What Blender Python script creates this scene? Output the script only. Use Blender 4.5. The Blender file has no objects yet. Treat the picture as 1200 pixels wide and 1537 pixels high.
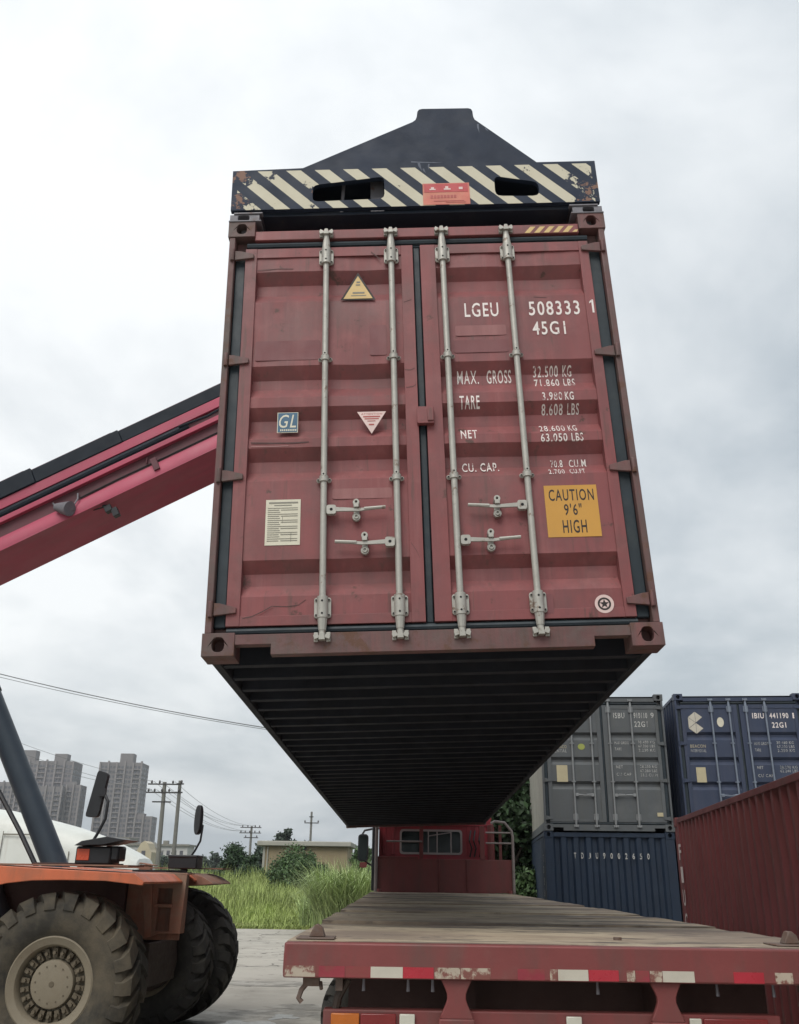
import bpy, bmesh, math, random
import numpy as np
from mathutils import Matrix, Vector, noise as mnoise
from mathutils.geometry import tessellate_polygon

sc = bpy.context.scene
COL = sc.collection
rad = math.radians
rng = np.random.RandomState(7)
random.seed(7)

# ------------------------------------------------------------------ camera
CAM_H = 1.758
def rzxy(yaw, pitch, roll):
    return Matrix.Rotation(yaw, 4, 'Z') @ Matrix.Rotation(pitch, 4, 'X') @ Matrix.Rotation(roll, 4, 'Y')
cam_d = bpy.data.cameras.new('camera')
cam = bpy.data.objects.new('camera', cam_d)
COL.objects.link(cam)
cam_d.sensor_fit = 'HORIZONTAL'
cam_d.sensor_width = 36.0
cam_d.lens = 36.0 * 1352.78 / 1200.0
cam_d.clip_start = 0.05
cam_d.clip_end = 6000
cam.matrix_world = Matrix.Translation((0, 0, CAM_H)) @ rzxy(0, 0.38364, -0.01498) @ Matrix.Rotation(rad(90), 4, 'X')
sc.camera = cam

# ------------------------------------------------------------------ world + sun
SUN_EL, SUN_AZ = rad(52), rad(205)          # azimuth from +y clockwise: behind the camera and to the left
world = bpy.data.worlds.new('World')
sc.world = world
world.use_nodes = True
wt = world.node_tree
wt.nodes.clear()
def wn(t, **k):
    n = wt.nodes.new(t)
    for a, b in k.items():
        setattr(n, a, b)
    return n
def wmath(op, a, b=None, c=None, clamp=False):
    n = wn('ShaderNodeMath', operation=op, use_clamp=clamp)
    for i, x in enumerate((a, b, c)):
        if x is None: continue
        if isinstance(x, (int, float)): n.inputs[i].default_value = x
        else: wt.links.new(x, n.inputs[i])
    return n.outputs[0]
w_out = wn('ShaderNodeOutputWorld'); w_bg = wn('ShaderNodeBackground')
w_sky = wn('ShaderNodeTexSky', sky_type='NISHITA', sun_disc=False)
w_sky.sun_elevation = SUN_EL; w_sky.sun_rotation = SUN_AZ
w_sky.air_density = 1.5; w_sky.dust_density = 4.0
w_tc = wn('ShaderNodeTexCoord'); w_sep = wn('ShaderNodeSeparateXYZ')
wt.links.new(w_tc.outputs['Generated'], w_sep.inputs[0])
zc = wmath('MAXIMUM', w_sep.outputs[2], 0.0)
den = wmath('ADD', zc, 0.30)
w_cmb = wn('ShaderNodeCombineXYZ')
wt.links.new(wmath('DIVIDE', w_sep.outputs[0], den), w_cmb.inputs[0])
wt.links.new(wmath('DIVIDE', w_sep.outputs[1], den), w_cmb.inputs[1])
w_n1 = wn('ShaderNodeTexNoise'); w_n1.inputs['Scale'].default_value = 1.5; w_n1.inputs['Detail'].default_value = 7
w_n1.inputs['Roughness'].default_value = 0.55; w_n1.inputs['Distortion'].default_value = 0.35
w_n2 = wn('ShaderNodeTexNoise'); w_n2.inputs['Scale'].default_value = 4.2; w_n2.inputs['Detail'].default_value = 6
wt.links.new(w_cmb.outputs[0], w_n1.inputs['Vector']); wt.links.new(w_cmb.outputs[0], w_n2.inputs['Vector'])
w_dot = wn('ShaderNodeVectorMath', operation='DOT_PRODUCT')
gd = Vector((-0.30, 0.74, 0.54)).normalized()
w_dot.inputs[1].default_value = gd
wt.links.new(w_tc.outputs['Generated'], w_dot.inputs[0])
glow = wmath('MAXIMUM', w_dot.outputs['Value'], 0.0)
glow = wmath('POWER', glow, 6.0)
cl = wmath('MULTIPLY_ADD', w_n1.outputs['Fac'], 2.5, -1.05)
cl = wmath('ADD', cl, wmath('MULTIPLY_ADD', w_n2.outputs['Fac'], 0.7, -0.35))
cl = wmath('ADD', cl, wmath('MULTIPLY', glow, 0.85))
hz = wmath('MULTIPLY', wmath('SUBTRACT', 0.30, zc), 1.1)
hz = wmath('MAXIMUM', hz, 0.0)
cl = wmath('SUBTRACT', cl, hz, clamp=True)
w_mix = wn('ShaderNodeMix', data_type='RGBA')
wt.links.new(cl, w_mix.inputs['Factor'])
w_mix.inputs[6].default_value = (3.35, 3.72, 4.02, 1)
w_mix.inputs[7].default_value = (6.6, 6.75, 6.8, 1)
w_mix2 = wn('ShaderNodeMix', data_type='RGBA'); w_mix2.inputs['Factor'].default_value = 0.08
wt.links.new(w_mix.outputs[2], w_mix2.inputs[6]); wt.links.new(w_sky.outputs[0], w_mix2.inputs[7])
w_zen = wn('ShaderNodeVectorMath', operation='SCALE')
wt.links.new(w_mix2.outputs[2], w_zen.inputs[0])
wt.links.new(wmath('ADD', 1.0, wmath('MULTIPLY', wmath('POWER', zc, 4.0), 0.35)), w_zen.inputs['Scale'])
wt.links.new(w_zen.outputs[0], w_bg.inputs[0])
w_bg.inputs[1].default_value = 0.10
wt.links.new(w_bg.outputs[0], w_out.inputs[0])

sun_d = bpy.data.lights.new('sun', 'SUN'); sun = bpy.data.objects.new('sun', sun_d); COL.objects.link(sun)
sun_d.energy = 1.5; sun_d.angle = rad(40); sun_d.color = (1.0, 0.965, 0.91)
sd = Vector((math.sin(SUN_AZ) * math.cos(SUN_EL), math.cos(SUN_AZ) * math.cos(SUN_EL), math.sin(SUN_EL)))
sun.rotation_euler = sd.to_track_quat('Z', 'Y').to_euler()
sun.location = (-10, -20, 40)

vs = sc.view_settings
vs.view_transform = 'Standard'; vs.look = 'None'; vs.gamma = 1.0; vs.use_curve_mapping = False
vs.exposure = 0.65
sc.render.engine = 'CYCLES'

# ------------------------------------------------------------------ materials
MATS = {}
def mat(name, col, rough=0.6, metal=0.0, var=0.12, scale=3.0, dirt=None, streak=None, rust=None,
        bump=0.0, bscale=40.0, island=0.0, spec=0.4, objvar=0.0, strmap=(9, 9, 0.7), world_co=False):
    """dirt=(col, lo, hi, scale, amount); streak likewise with stretched coords; rust likewise"""
    m = bpy.data.materials.new(name); m.use_nodes = True
    t = m.node_tree; N = t.nodes; L = t.links
    b = N['Principled BSDF']
    b.inputs['Metallic'].default_value = metal; b.inputs['Roughness'].default_value = rough
    b.inputs['Specular IOR Level'].default_value = spec
    tc = N.new('ShaderNodeTexCoord'); oi = N.new('ShaderNodeObjectInfo')
    off = N.new('ShaderNodeVectorMath'); off.operation = 'MULTIPLY_ADD'
    off.inputs[1].default_value = (17, 23, 31)
    cb = N.new('ShaderNodeCombineXYZ')
    for i in range(3): L.new(oi.outputs['Random'], cb.inputs[i])
    L.new(cb.outputs[0], off.inputs[0]); L.new(tc.outputs['Object'], off.inputs[2])
    vec = off.outputs[0]
    if world_co: vec = N.new('ShaderNodeNewGeometry').outputs['Position']
    def noi(sc_, detail=6, v=vec, rgh=0.6):
        n = N.new('ShaderNodeTexNoise'); n.inputs['Scale'].default_value = sc_; n.inputs['Detail'].default_value = detail
        n.inputs['Roughness'].default_value = rgh
        L.new(v, n.inputs['Vector']); return n.outputs['Fac']
    def rng_(x, lo, hi, a, c):
        n = N.new('ShaderNodeMapRange'); L.new(x, n.inputs[0])
        n.inputs[1].default_value = lo; n.inputs[2].default_value = hi; n.inputs[3].default_value = a; n.inputs[4].default_value = c
        return n.outputs[0]
    def mulv(colsock, fac):
        n = N.new('ShaderNodeVectorMath'); n.operation = 'SCALE'
        L.new(colsock, n.inputs[0]); L.new(fac, n.inputs['Scale']); return n.outputs[0]
    rgb = N.new('ShaderNodeRGB'); rgb.outputs[0].default_value = (*col, 1)
    c = rgb.outputs[0]
    if var: c = mulv(c, rng_(noi(scale), 0.25, 0.75, 1 - var, 1 + var))
    if island:
        g = N.new('ShaderNodeNewGeometry'); c = mulv(c, rng_(g.outputs['Random Per Island'], 0, 1, 1 - island, 1 + island))
    if objvar: c = mulv(c, rng_(oi.outputs['Random'], 0, 1, 1 - objvar, 1 + objvar))
    rsock = None
    for layer, kind in ((streak, 's'), (dirt, 'd'), (rust, 'r')):
        if not layer: continue
        for lay in (layer if isinstance(layer, list) else [layer]):
            dc, lo, hi, s, amt = lay
            v = vec
            if kind == 's':
                mp = N.new('ShaderNodeVectorMath'); mp.operation = 'MULTIPLY'; mp.inputs[1].default_value = strmap
                L.new(vec, mp.inputs[0]); v = mp.outputs[0]
            f = rng_(noi(s, 8 if kind == 'r' else 5, v, 0.65), lo, hi, 0, amt)
            mx = N.new('ShaderNodeMix'); mx.data_type = 'RGBA'; L.new(f, mx.inputs['Factor']); L.new(c, mx.inputs[6])
            mx.inputs[7].default_value = (*dc, 1); c = mx.outputs[2]
    L.new(c, b.inputs['Base Color'])
    rr = rng_(noi(scale * 2.3), 0.3, 0.7, max(0.02, rough - 0.09), min(1, rough + 0.09)); L.new(rr, b.inputs['Roughness'])
    if bump:
        bp = N.new('ShaderNodeBump'); bp.inputs['Strength'].default_value = bump; bp.inputs['Distance'].default_value = 0.01
        L.new(noi(bscale, 4), bp.inputs['Height']); L.new(bp.outputs[0], b.inputs['Normal'])
    MATS[name] = m
    return m

RUST = (0.10, 0.045, 0.025); DIRT = (0.10, 0.085, 0.075)
M_RED = mat('container_red', (0.208, 0.059, 0.060), 0.55, var=0.13, scale=1.3,
            streak=[((0.140, 0.056, 0.058), 0.44, 0.66, 1.0, 0.60), ((0.28, 0.105, 0.102), 0.54, 0.74, 1.7, 0.45), ((0.095, 0.052, 0.045), 0.60, 0.68, 2.3, 0.60)],
            dirt=[((0.115, 0.060, 0.056), 0.50, 0.70, 1.9, 0.60), ((0.27, 0.098, 0.095), 0.56, 0.72, 4.0, 0.40)],
            rust=((0.070, 0.036, 0.028), 0.63, 0.68, 6.0, 0.85), bump=0.30, bscale=4.5)
M_RED_DARK = mat('container_red_frame', (0.125, 0.060, 0.058), 0.62, var=0.2, scale=3,
            streak=[((0.20, 0.072, 0.066), 0.5, 0.7, 1.1, 0.6), ((0.075, 0.055, 0.048), 0.46, 0.68, 1.6, 0.8)],
            dirt=((0.100, 0.086, 0.076), 0.46, 0.68, 3.5, 0.7), rust=(RUST, 0.56, 0.64, 8, 0.85), bump=0.25, bscale=20)
M_RED2 = mat('container_oxide', (0.165, 0.042, 0.044), 0.6, var=0.15, scale=1.4, streak=[((0.115, 0.048, 0.042), 0.45, 0.68, 1.0, 0.65), ((0.23, 0.085, 0.078), 0.55, 0.72, 1.8, 0.4)],
             rust=(RUST, 0.66, 0.72, 6, 0.6), bump=0.1)
M_GASKET = mat('rubber_gasket', (0.016, 0.026, 0.034), 0.55, var=0.25, scale=5, dirt=((0.055, 0.062, 0.058), 0.52, 0.75, 6, 0.5))
M_GALV = mat('galvanised_steel', (0.37, 0.36, 0.325), 0.5, 0.25, var=0.12, scale=9, rust=((0.13, 0.07, 0.04), 0.60, 0.67, 14, 0.8),
             dirt=((0.24, 0.22, 0.19), 0.5, 0.8, 5, 0.5), bump=0.1)
M_HOLE = mat('dark_void', (0.012, 0.012, 0.014), 0.9, var=0.1)
M_UNDER = mat('undercoat_black', (0.016, 0.019, 0.028), 0.75, var=0.35, scale=4, dirt=((0.024, 0.024, 0.027), 0.5, 0.75, 3, 0.6), bump=0.1)
M_WHITE_PAINT = mat('white_lettering', (0.72, 0.66, 0.63), 0.6, var=0.1, scale=10, rust=((0.24, 0.085, 0.085), 0.58, 0.66, 26, 0.75))
M_WHITE_WORN = mat('white_lettering_worn', (0.66, 0.60, 0.57), 0.6, var=0.1, scale=10, rust=((0.20, 0.07, 0.07), 0.54, 0.62, 24, 0.8))
M_YELLOW = mat('caution_yellow', (0.52, 0.27, 0.05), 0.5, var=0.08, dirt=((0.35, 0.2, 0.08), 0.55, 0.8, 7, 0.4))
M_PALEYEL = mat('sticker_pale_yellow', (0.56, 0.40, 0.17), 0.5, var=0.1, scale=8)
M_BLACK = mat('black_print', (0.022, 0.016, 0.015), 0.6, var=0.1)
M_PLATE = mat('data_plate_cream', (0.58, 0.55, 0.44), 0.45, var=0.08, scale=8, dirt=((0.4, 0.33, 0.24), 0.55, 0.8, 9, 0.5))
M_PRINT = mat('grey_print', (0.20, 0.19, 0.16), 0.6)
M_BLUE_STK = mat('sticker_blue', (0.035, 0.10, 0.17), 0.45, var=0.12, scale=9)
M_PINK_STK = mat('sticker_pink', (0.62, 0.47, 0.44), 0.5, var=0.1, scale=9)
M_RED_PRINT = mat('red_print', (0.36, 0.07, 0.06), 0.5)
M_STEEL_BLK = mat('spreader_black', (0.017, 0.023, 0.036), 0.55, spec=0.25, var=0.25, scale=3, dirt=((0.06, 0.06, 0.065), 0.5, 0.8, 4, 0.6),
                  rust=((0.07, 0.045, 0.035), 0.68, 0.74, 9, 0.8), bump=0.1)
M_GREYST = mat('worn_grey_steel', (0.15, 0.145, 0.16), 0.55, 0.2, var=0.2, scale=8, rust=(RUST, 0.58, 0.68, 9, 0.7), bump=0.15)
M_RUSTY = mat('rusty_casting', (0.13, 0.095, 0.078), 0.75, 0.0, var=0.25, scale=9, rust=(RUST, 0.5, 0.65, 9, 0.7), bump=0.3)
M_ORANGE = mat('stacker_orange', (0.52, 0.135, 0.060), 0.5, var=0.12, scale=2.5, streak=((0.22, 0.09, 0.05), 0.45, 0.75, 1, 0.6), strmap=(6, 6, 1),
               dirt=((0.20, 0.12, 0.08), 0.5, 0.78, 3, 0.55), rust=(RUST, 0.66, 0.73, 9, 0.6), bump=0.08)
M_ORANGE_D = mat('stacker_orange_muddy', (0.27, 0.115, 0.075), 0.7, var=0.2, scale=3, streak=((0.11, 0.07, 0.05), 0.4, 0.7, 1, 0.75), strmap=(7, 7, 1),
               dirt=((0.22, 0.17, 0.125), 0.40, 0.68, 3.5, 0.75), bump=0.15)
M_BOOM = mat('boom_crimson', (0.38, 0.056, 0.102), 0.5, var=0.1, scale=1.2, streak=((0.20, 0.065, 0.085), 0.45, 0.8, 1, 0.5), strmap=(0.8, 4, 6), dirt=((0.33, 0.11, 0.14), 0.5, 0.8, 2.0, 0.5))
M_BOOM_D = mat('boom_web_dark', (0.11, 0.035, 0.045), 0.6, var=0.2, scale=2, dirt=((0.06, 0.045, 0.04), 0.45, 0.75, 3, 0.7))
M_PIPE = mat('hose_tray_black', (0.013, 0.018, 0.026), 0.6, spec=0.2, var=0.2, scale=4)
M_CYL = mat('cylinder_grey', (0.040, 0.058, 0.078), 0.42, var=0.12, scale=4, dirt=((0.07, 0.075, 0.08), 0.5, 0.8, 4, 0.4))
M_TYRE = mat('tyre_rubber', (0.036, 0.033, 0.027), 0.85, var=0.25, scale=6, dirt=((0.105, 0.086, 0.058), 0.40, 0.68, 3.0, 0.8), bump=0.35, bscale=50)
M_TYRE_DK = mat('tyre_rubber_dark', (0.030, 0.029, 0.027), 0.8, var=0.25, scale=6, dirt=((0.085, 0.077, 0.062), 0.45, 0.75, 3.5, 0.6), bump=0.3, bscale=50)
M_RIM = mat('rim_dusty', (0.195, 0.168, 0.122), 0.7, var=0.15, scale=6, dirt=((0.14, 0.11, 0.075), 0.48, 0.75, 6, 0.7), rust=(RUST, 0.66, 0.74, 12, 0.6), bump=0.2)
M_RIM_D = mat('rim_recess', (0.11, 0.09, 0.062), 0.8, var=0.25, scale=9, bump=0.2)
M_HUB = mat('greasy_brown', (0.05, 0.035, 0.027), 0.6, var=0.3, scale=8, bump=0.3)
M_TRAIL = mat('trailer_red', (0.175, 0.044, 0.042), 0.55, var=0.14, scale=3, streak=((0.105, 0.055, 0.048), 0.44, 0.66, 1, 0.75), strmap=(5, 5, 1.2),
              dirt=((0.15, 0.10, 0.085), 0.55, 0.8, 4, 0.5), rust=(RUST, 0.66, 0.73, 10, 0.6), bump=0.1)
M_TRAIL_DK = mat('trailer_underframe', (0.045, 0.022, 0.020), 0.75, var=0.2, scale=4, bump=0.15)
M_HEADB = mat('headboard_red', (0.155, 0.042, 0.040), 0.65, var=0.14, scale=2.5, streak=((0.085, 0.045, 0.04), 0.45, 0.75, 1, 0.65), strmap=(7, 7, 1),
              rust=(RUST, 0.64, 0.72, 8, 0.6), bump=0.1)
M_DECK = mat('weathered_deck', (0.42, 0.342, 0.245), 0.8, var=0.16, scale=1.3, objvar=0.035, world_co=True,
             streak=[((0.235, 0.175, 0.125), 0.45, 0.60, 0.8, 0.80), ((0.070, 0.057, 0.048), 0.515, 0.575, 0.95, 0.88), ((0.48, 0.41, 0.31), 0.52, 0.7, 1.9, 0.5), ((0.05, 0.042, 0.038), 0.60, 0.64, 2.2, 0.85)],
             strmap=(0.55, 2.3, 1), dirt=[((0.17, 0.13, 0.105), 0.47, 0.60, 0.75, 0.75), ((0.12, 0.10, 0.085), 0.58, 0.66, 5.0, 0.6)], bump=0.35, bscale=14)
M_TAPE_W = mat('reflective_white', (0.47, 0.44, 0.37), 0.35, var=0.1, scale=10, dirt=((0.4, 0.33, 0.26), 0.55, 0.75, 12, 0.5))
M_TAPE_WW = mat('reflective_white_worn', (0.40, 0.34, 0.27), 0.5, var=0.15, scale=10, rust=[((0.17, 0.055, 0.045), 0.47, 0.54, 16, 0.95), (RUST, 0.6, 0.66, 22, 0.9)])
M_TAPE_R = mat('reflective_red', (0.36, 0.026, 0.040), 0.3, var=0.1, scale=10)
M_TAPE_RW = mat('reflective_red_worn', (0.24, 0.032, 0.045), 0.45, var=0.15, scale=10, rust=((0.20, 0.05, 0.045), 0.45, 0.6, 14, 0.9))
M_LAMP_O = mat('lamp_orange', (0.42, 0.12, 0.02), 0.2, var=0.1, scale=12)
M_LAMP_R = mat('lamp_red', (0.17, 0.022, 0.022), 0.2, var=0.1, scale=12)
M_LAMP_W = mat('lamp_clear', (0.50, 0.49, 0.42), 0.2, var=0.1, scale=12)
M_LENS_OR = mat('lens_orange_red', (0.55, 0.09, 0.04), 0.3, var=0.1, scale=12)
M_BLK_PLASTIC = mat('black_plastic', (0.018, 0.019, 0.022), 0.4, var=0.2, scale=6)
M_GLASS = mat('dark_glass', (0.012, 0.018, 0.017), 0.10, var=0.2, scale=2, spec=0.25)
M_MIRROR = mat('mirror_glass', (0.6, 0.62, 0.64), 0.05, 1.0, var=0.02)
M_FRAME_LT = mat('window_seal_grey', (0.30, 0.27, 0.26), 0.5)
M_WHITE = mat('machine_white', (0.62, 0.64, 0.60), 0.4, var=0.06, scale=1.2, dirt=((0.40, 0.38, 0.32), 0.5, 0.8, 1.5, 0.4),
              streak=((0.33, 0.28, 0.22), 0.58, 0.78, 1.0, 0.4), strmap=(3, 3, 0.5))
M_GREYC = mat('container_grey', (0.084, 0.092, 0.098), 0.6, var=0.12, scale=1.5, streak=((0.085, 0.088, 0.08), 0.45, 0.75, 1, 0.6),
              dirt=((0.145, 0.15, 0.15), 0.52, 0.8, 2.2, 0.4), rust=((0.09, 0.06, 0.04), 0.68, 0.74, 7, 0.6), bump=0.1)
M_GREYS = mat('container_grey_side', (0.26, 0.255, 0.22), 0.65, var=0.12, scale=1.5, streak=((0.15, 0.145, 0.12), 0.45, 0.75, 1, 0.6), bump=0.1)
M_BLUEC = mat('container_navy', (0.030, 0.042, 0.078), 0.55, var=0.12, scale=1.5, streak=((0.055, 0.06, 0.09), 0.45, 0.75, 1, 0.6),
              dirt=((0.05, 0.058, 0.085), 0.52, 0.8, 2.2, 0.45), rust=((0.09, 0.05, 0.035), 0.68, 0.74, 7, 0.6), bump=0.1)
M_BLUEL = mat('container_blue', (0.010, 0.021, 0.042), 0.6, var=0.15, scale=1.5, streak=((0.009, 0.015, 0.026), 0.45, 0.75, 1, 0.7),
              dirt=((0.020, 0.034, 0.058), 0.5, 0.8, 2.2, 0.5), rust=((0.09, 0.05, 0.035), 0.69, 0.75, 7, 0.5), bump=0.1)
M_ROD_GREY = mat('grey_rod', (0.22, 0.23, 0.235), 0.5, 0.2, var=0.15, scale=6)
M_STK_CREAM = mat('sticker_cream', (0.42, 0.37, 0.24), 0.5, var=0.1, scale=8)
M_BARK = mat('bark', (0.085, 0.07, 0.055), 0.9, var=0.3, scale=8, bump=0.5, bscale=20)
M_LEAF = mat('leaf_dark', (0.030, 0.058, 0.024), 0.6, var=0.35, scale=0.9, island=0.45)
M_LEAF2 = mat('leaf_mid', (0.062, 0.108, 0.040), 0.6, var=0.35, scale=0.7, island=0.45)
M_LEAF3 = mat('leaf_far', (0.045, 0.065, 0.045), 0.7, var=0.3, scale=0.4, island=0.4)
M_GRASS = mat('grass_green', (0.305, 0.375, 0.115), 0.65, var=0.38, scale=0.30, island=0.40, dirt=((0.27, 0.25, 0.11), 0.50, 0.75, 0.5, 0.6))
M_REED = mat('reed_pale', (0.34, 0.43, 0.18), 0.6, var=0.2, scale=1.0, island=0.45)
M_FIELD = mat('field_soil', (0.075, 0.095, 0.035), 0.9, var=0.3, scale=0.4)
M_POLE = mat('pole_concrete', (0.17, 0.165, 0.15), 0.8, var=0.15, scale=3)
M_WIRE = mat('wire_black', (0.16, 0.165, 0.17), 0.6, var=0.1)
M_INS = mat('insulator_dark', (0.05, 0.045, 0.045), 0.4)
M_HOUSE = mat('house_ochre', (0.27, 0.215, 0.135), 0.85, var=0.12, scale=0.6, streak=((0.19, 0.16, 0.11), 0.45, 0.75, 1, 0.5), strmap=(1.5, 1.5, 0.3))
M_SLAB = mat('roof_slab_grey', (0.33, 0.32, 0.28), 0.85, var=0.12, scale=1)
M_TOWER = mat('tower_wall', (0.175, 0.162, 0.162), 0.85, var=0.08, scale=0.05)
M_TOWER_B = mat('tower_rib', (0.215, 0.197, 0.195), 0.85, var=0.08, scale=0.05)
M_TWIN = mat('tower_window', (0.095, 0.095, 0.11), 0.3, var=0.3, scale=0.3)
M_LOWB = mat('low_block_white', (0.47, 0.46, 0.44), 0.85, var=0.1, scale=0.1)
M_CREAMB = mat('cream_render', (0.46, 0.40, 0.29), 0.85, var=0.1, scale=0.3)

def mat_ground():
    m = mat('concrete_yard', (0.37, 0.345, 0.30), 0.85, var=0.14, scale=0.25, dirt=[((0.21, 0.195, 0.165), 0.48, 0.72, 0.7, 0.6), ((0.43, 0.40, 0.35), 0.5, 0.75, 1.7, 0.5)],
            rust=((0.13, 0.12, 0.10), 0.60, 0.66, 3.0, 0.5), bump=0.3, bscale=14)
    t = m.node_tree; N = t.nodes; L = t.links; b = N['Principled BSDF']
    # crack lines of the worn slab
    tc = N.new('ShaderNodeTexCoord'); nz = N.new('ShaderNodeTexNoise'); nz.inputs['Scale'].default_value = 1.3; nz.inputs['Detail'].default_value = 4
    L.new(tc.outputs['Object'], nz.inputs['Vector'])
    mx = N.new('ShaderNodeVectorMath'); mx.operation = 'MULTIPLY_ADD'; mx.inputs[1].default_value = (1.6, 1.6, 1.6)
    L.new(nz.outputs['Color'], mx.inputs[0]); L.new(tc.outputs['Object'], mx.inputs[2])
    vo = N.new('ShaderNodeTexVoronoi'); vo.feature = 'DISTANCE_TO_EDGE'; vo.inputs['Scale'].default_value = 0.33
    L.new(mx.outputs[0], vo.inputs['Vector'])
    mr = N.new('ShaderNodeMapRange'); L.new(vo.outputs['Distance'], mr.inputs[0])
    mr.inputs[1].default_value = 0.004; mr.inputs[2].default_value = 0.014; mr.inputs[3].default_value = 0.75; mr.inputs[4].default_value = 0
    src = b.inputs['Base Color'].links[0].from_socket
    cm = N.new('ShaderNodeMix'); cm.data_type = 'RGBA'; L.new(mr.outputs[0], cm.inputs['Factor']); L.new(src, cm.inputs[6]); cm.inputs[7].default_value = (0.055, 0.05, 0.042, 1)
    L.new(cm.outputs[2], b.inputs['Base Color'])
    return m
M_GROUND = mat_ground()
M_PUDDLE = mat('wet_patch', (0.20, 0.19, 0.165), 0.35, var=0.2, scale=5, spec=0.5)
M_WETRIM = mat('damp_concrete', (0.22, 0.205, 0.175), 0.7, var=0.3, scale=2.5, bump=0.4, dirt=((0.38, 0.355, 0.31), 0.46, 0.6, 2.2, 0.8), rust=((0.10, 0.09, 0.075), 0.60, 0.66, 4, 0.7))

def mat_hazard():
    m = mat('hazard_paint', (0.018, 0.026, 0.045), 0.6, spec=0.2, var=0.25, scale=3, bump=0.1)
    t = m.node_tree; N = t.nodes; L = t.links; b = N['Principled BSDF']
    src = b.inputs['Base Color'].links[0].from_socket
    tc = N.new('ShaderNodeTexCoord'); sp = N.new('ShaderNodeSeparateXYZ'); L.new(tc.outputs['Object'], sp.inputs[0])
    def mth(op, a, bb=None, clamp=False):
        n = N.new('ShaderNodeMath'); n.operation = op; n.use_clamp = clamp
        for i, x in enumerate((a, bb)):
            if x is None: continue
            if isinstance(x, (int, float)): n.inputs[i].default_value = x
            else: L.new(x, n.inputs[i])
        return n.outputs[0]
    # stripes run down to the right: x - 0.875*(3.325 - z)
    u = mth('SUBTRACT', sp.outputs[0], mth('MULTIPLY', mth('SUBTRACT', 3.325, sp.outputs[2]), 0.97))
    ph = mth('FRACT', mth('DIVIDE', mth('ADD', u, 0.675 + 0.192 * 8), 0.192))
    st = mth('MULTIPLY', mth('LESS_THAN', ph, 0.52), 1)
    st = mth('MULTIPLY', st, mth('GREATER_THAN', sp.outputs[2], 2.992))
    st = mth('MULTIPLY', st, mth('LESS_THAN', sp.outputs[2], 3.322))
    st = mth('MULTIPLY', st, mth('LESS_THAN', mth('ABSOLUTE', sp.outputs[0]), 1.185))
    st = mth('MULTIPLY', st, mth('LESS_THAN', sp.outputs[1], 0.0012))
    nz = N.new('ShaderNodeTexNoise'); nz.inputs['Scale'].default_value = 5; nz.inputs['Detail'].default_value = 8; nz.inputs['Roughness'].default_value = 0.7
    L.new(tc.outputs['Object'], nz.inputs['Vector'])
    edge = mth('MULTIPLY', mth('POWER', mth('ABSOLUTE', sp.outputs[0]), 2), 0.10)
    keep = mth('LESS_THAN', mth('ADD', nz.outputs['Fac'], edge), 0.645)
    st = mth('MULTIPLY', st, keep)
    cm = N.new('ShaderNodeMix'); cm.data_type = 'RGBA'; L.new(st, cm.inputs['Factor']); L.new(src, cm.inputs[6])
    ny = N.new('ShaderNodeMix'); ny.data_type = 'RGBA'; L.new(nz.outputs['Fac'], ny.inputs['Factor'])
    ny.inputs[6].default_value = (0.60, 0.57, 0.46, 1); ny.inputs[7].default_value = (0.47, 0.43, 0.32, 1)
    L.new(ny.outputs[2], cm.inputs[7])
    # bare scraped primer near the upper left corner
    rs = mth('MULTIPLY', mth('GREATER_THAN', mth('ADD', nz.outputs['Fac'], edge), 0.70), mth('GREATER_THAN', sp.outputs[2], 3.0))
    c2 = N.new('ShaderNodeMix'); c2.data_type = 'RGBA'; L.new(rs, c2.inputs['Factor']); L.new(cm.outputs[2], c2.inputs[6]); c2.inputs[7].default_value = (0.20, 0.115, 0.085, 1)
    L.new(c2.outputs[2], b.inputs['Base Color'])
    return m
M_HAZ = mat_hazard()

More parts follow.
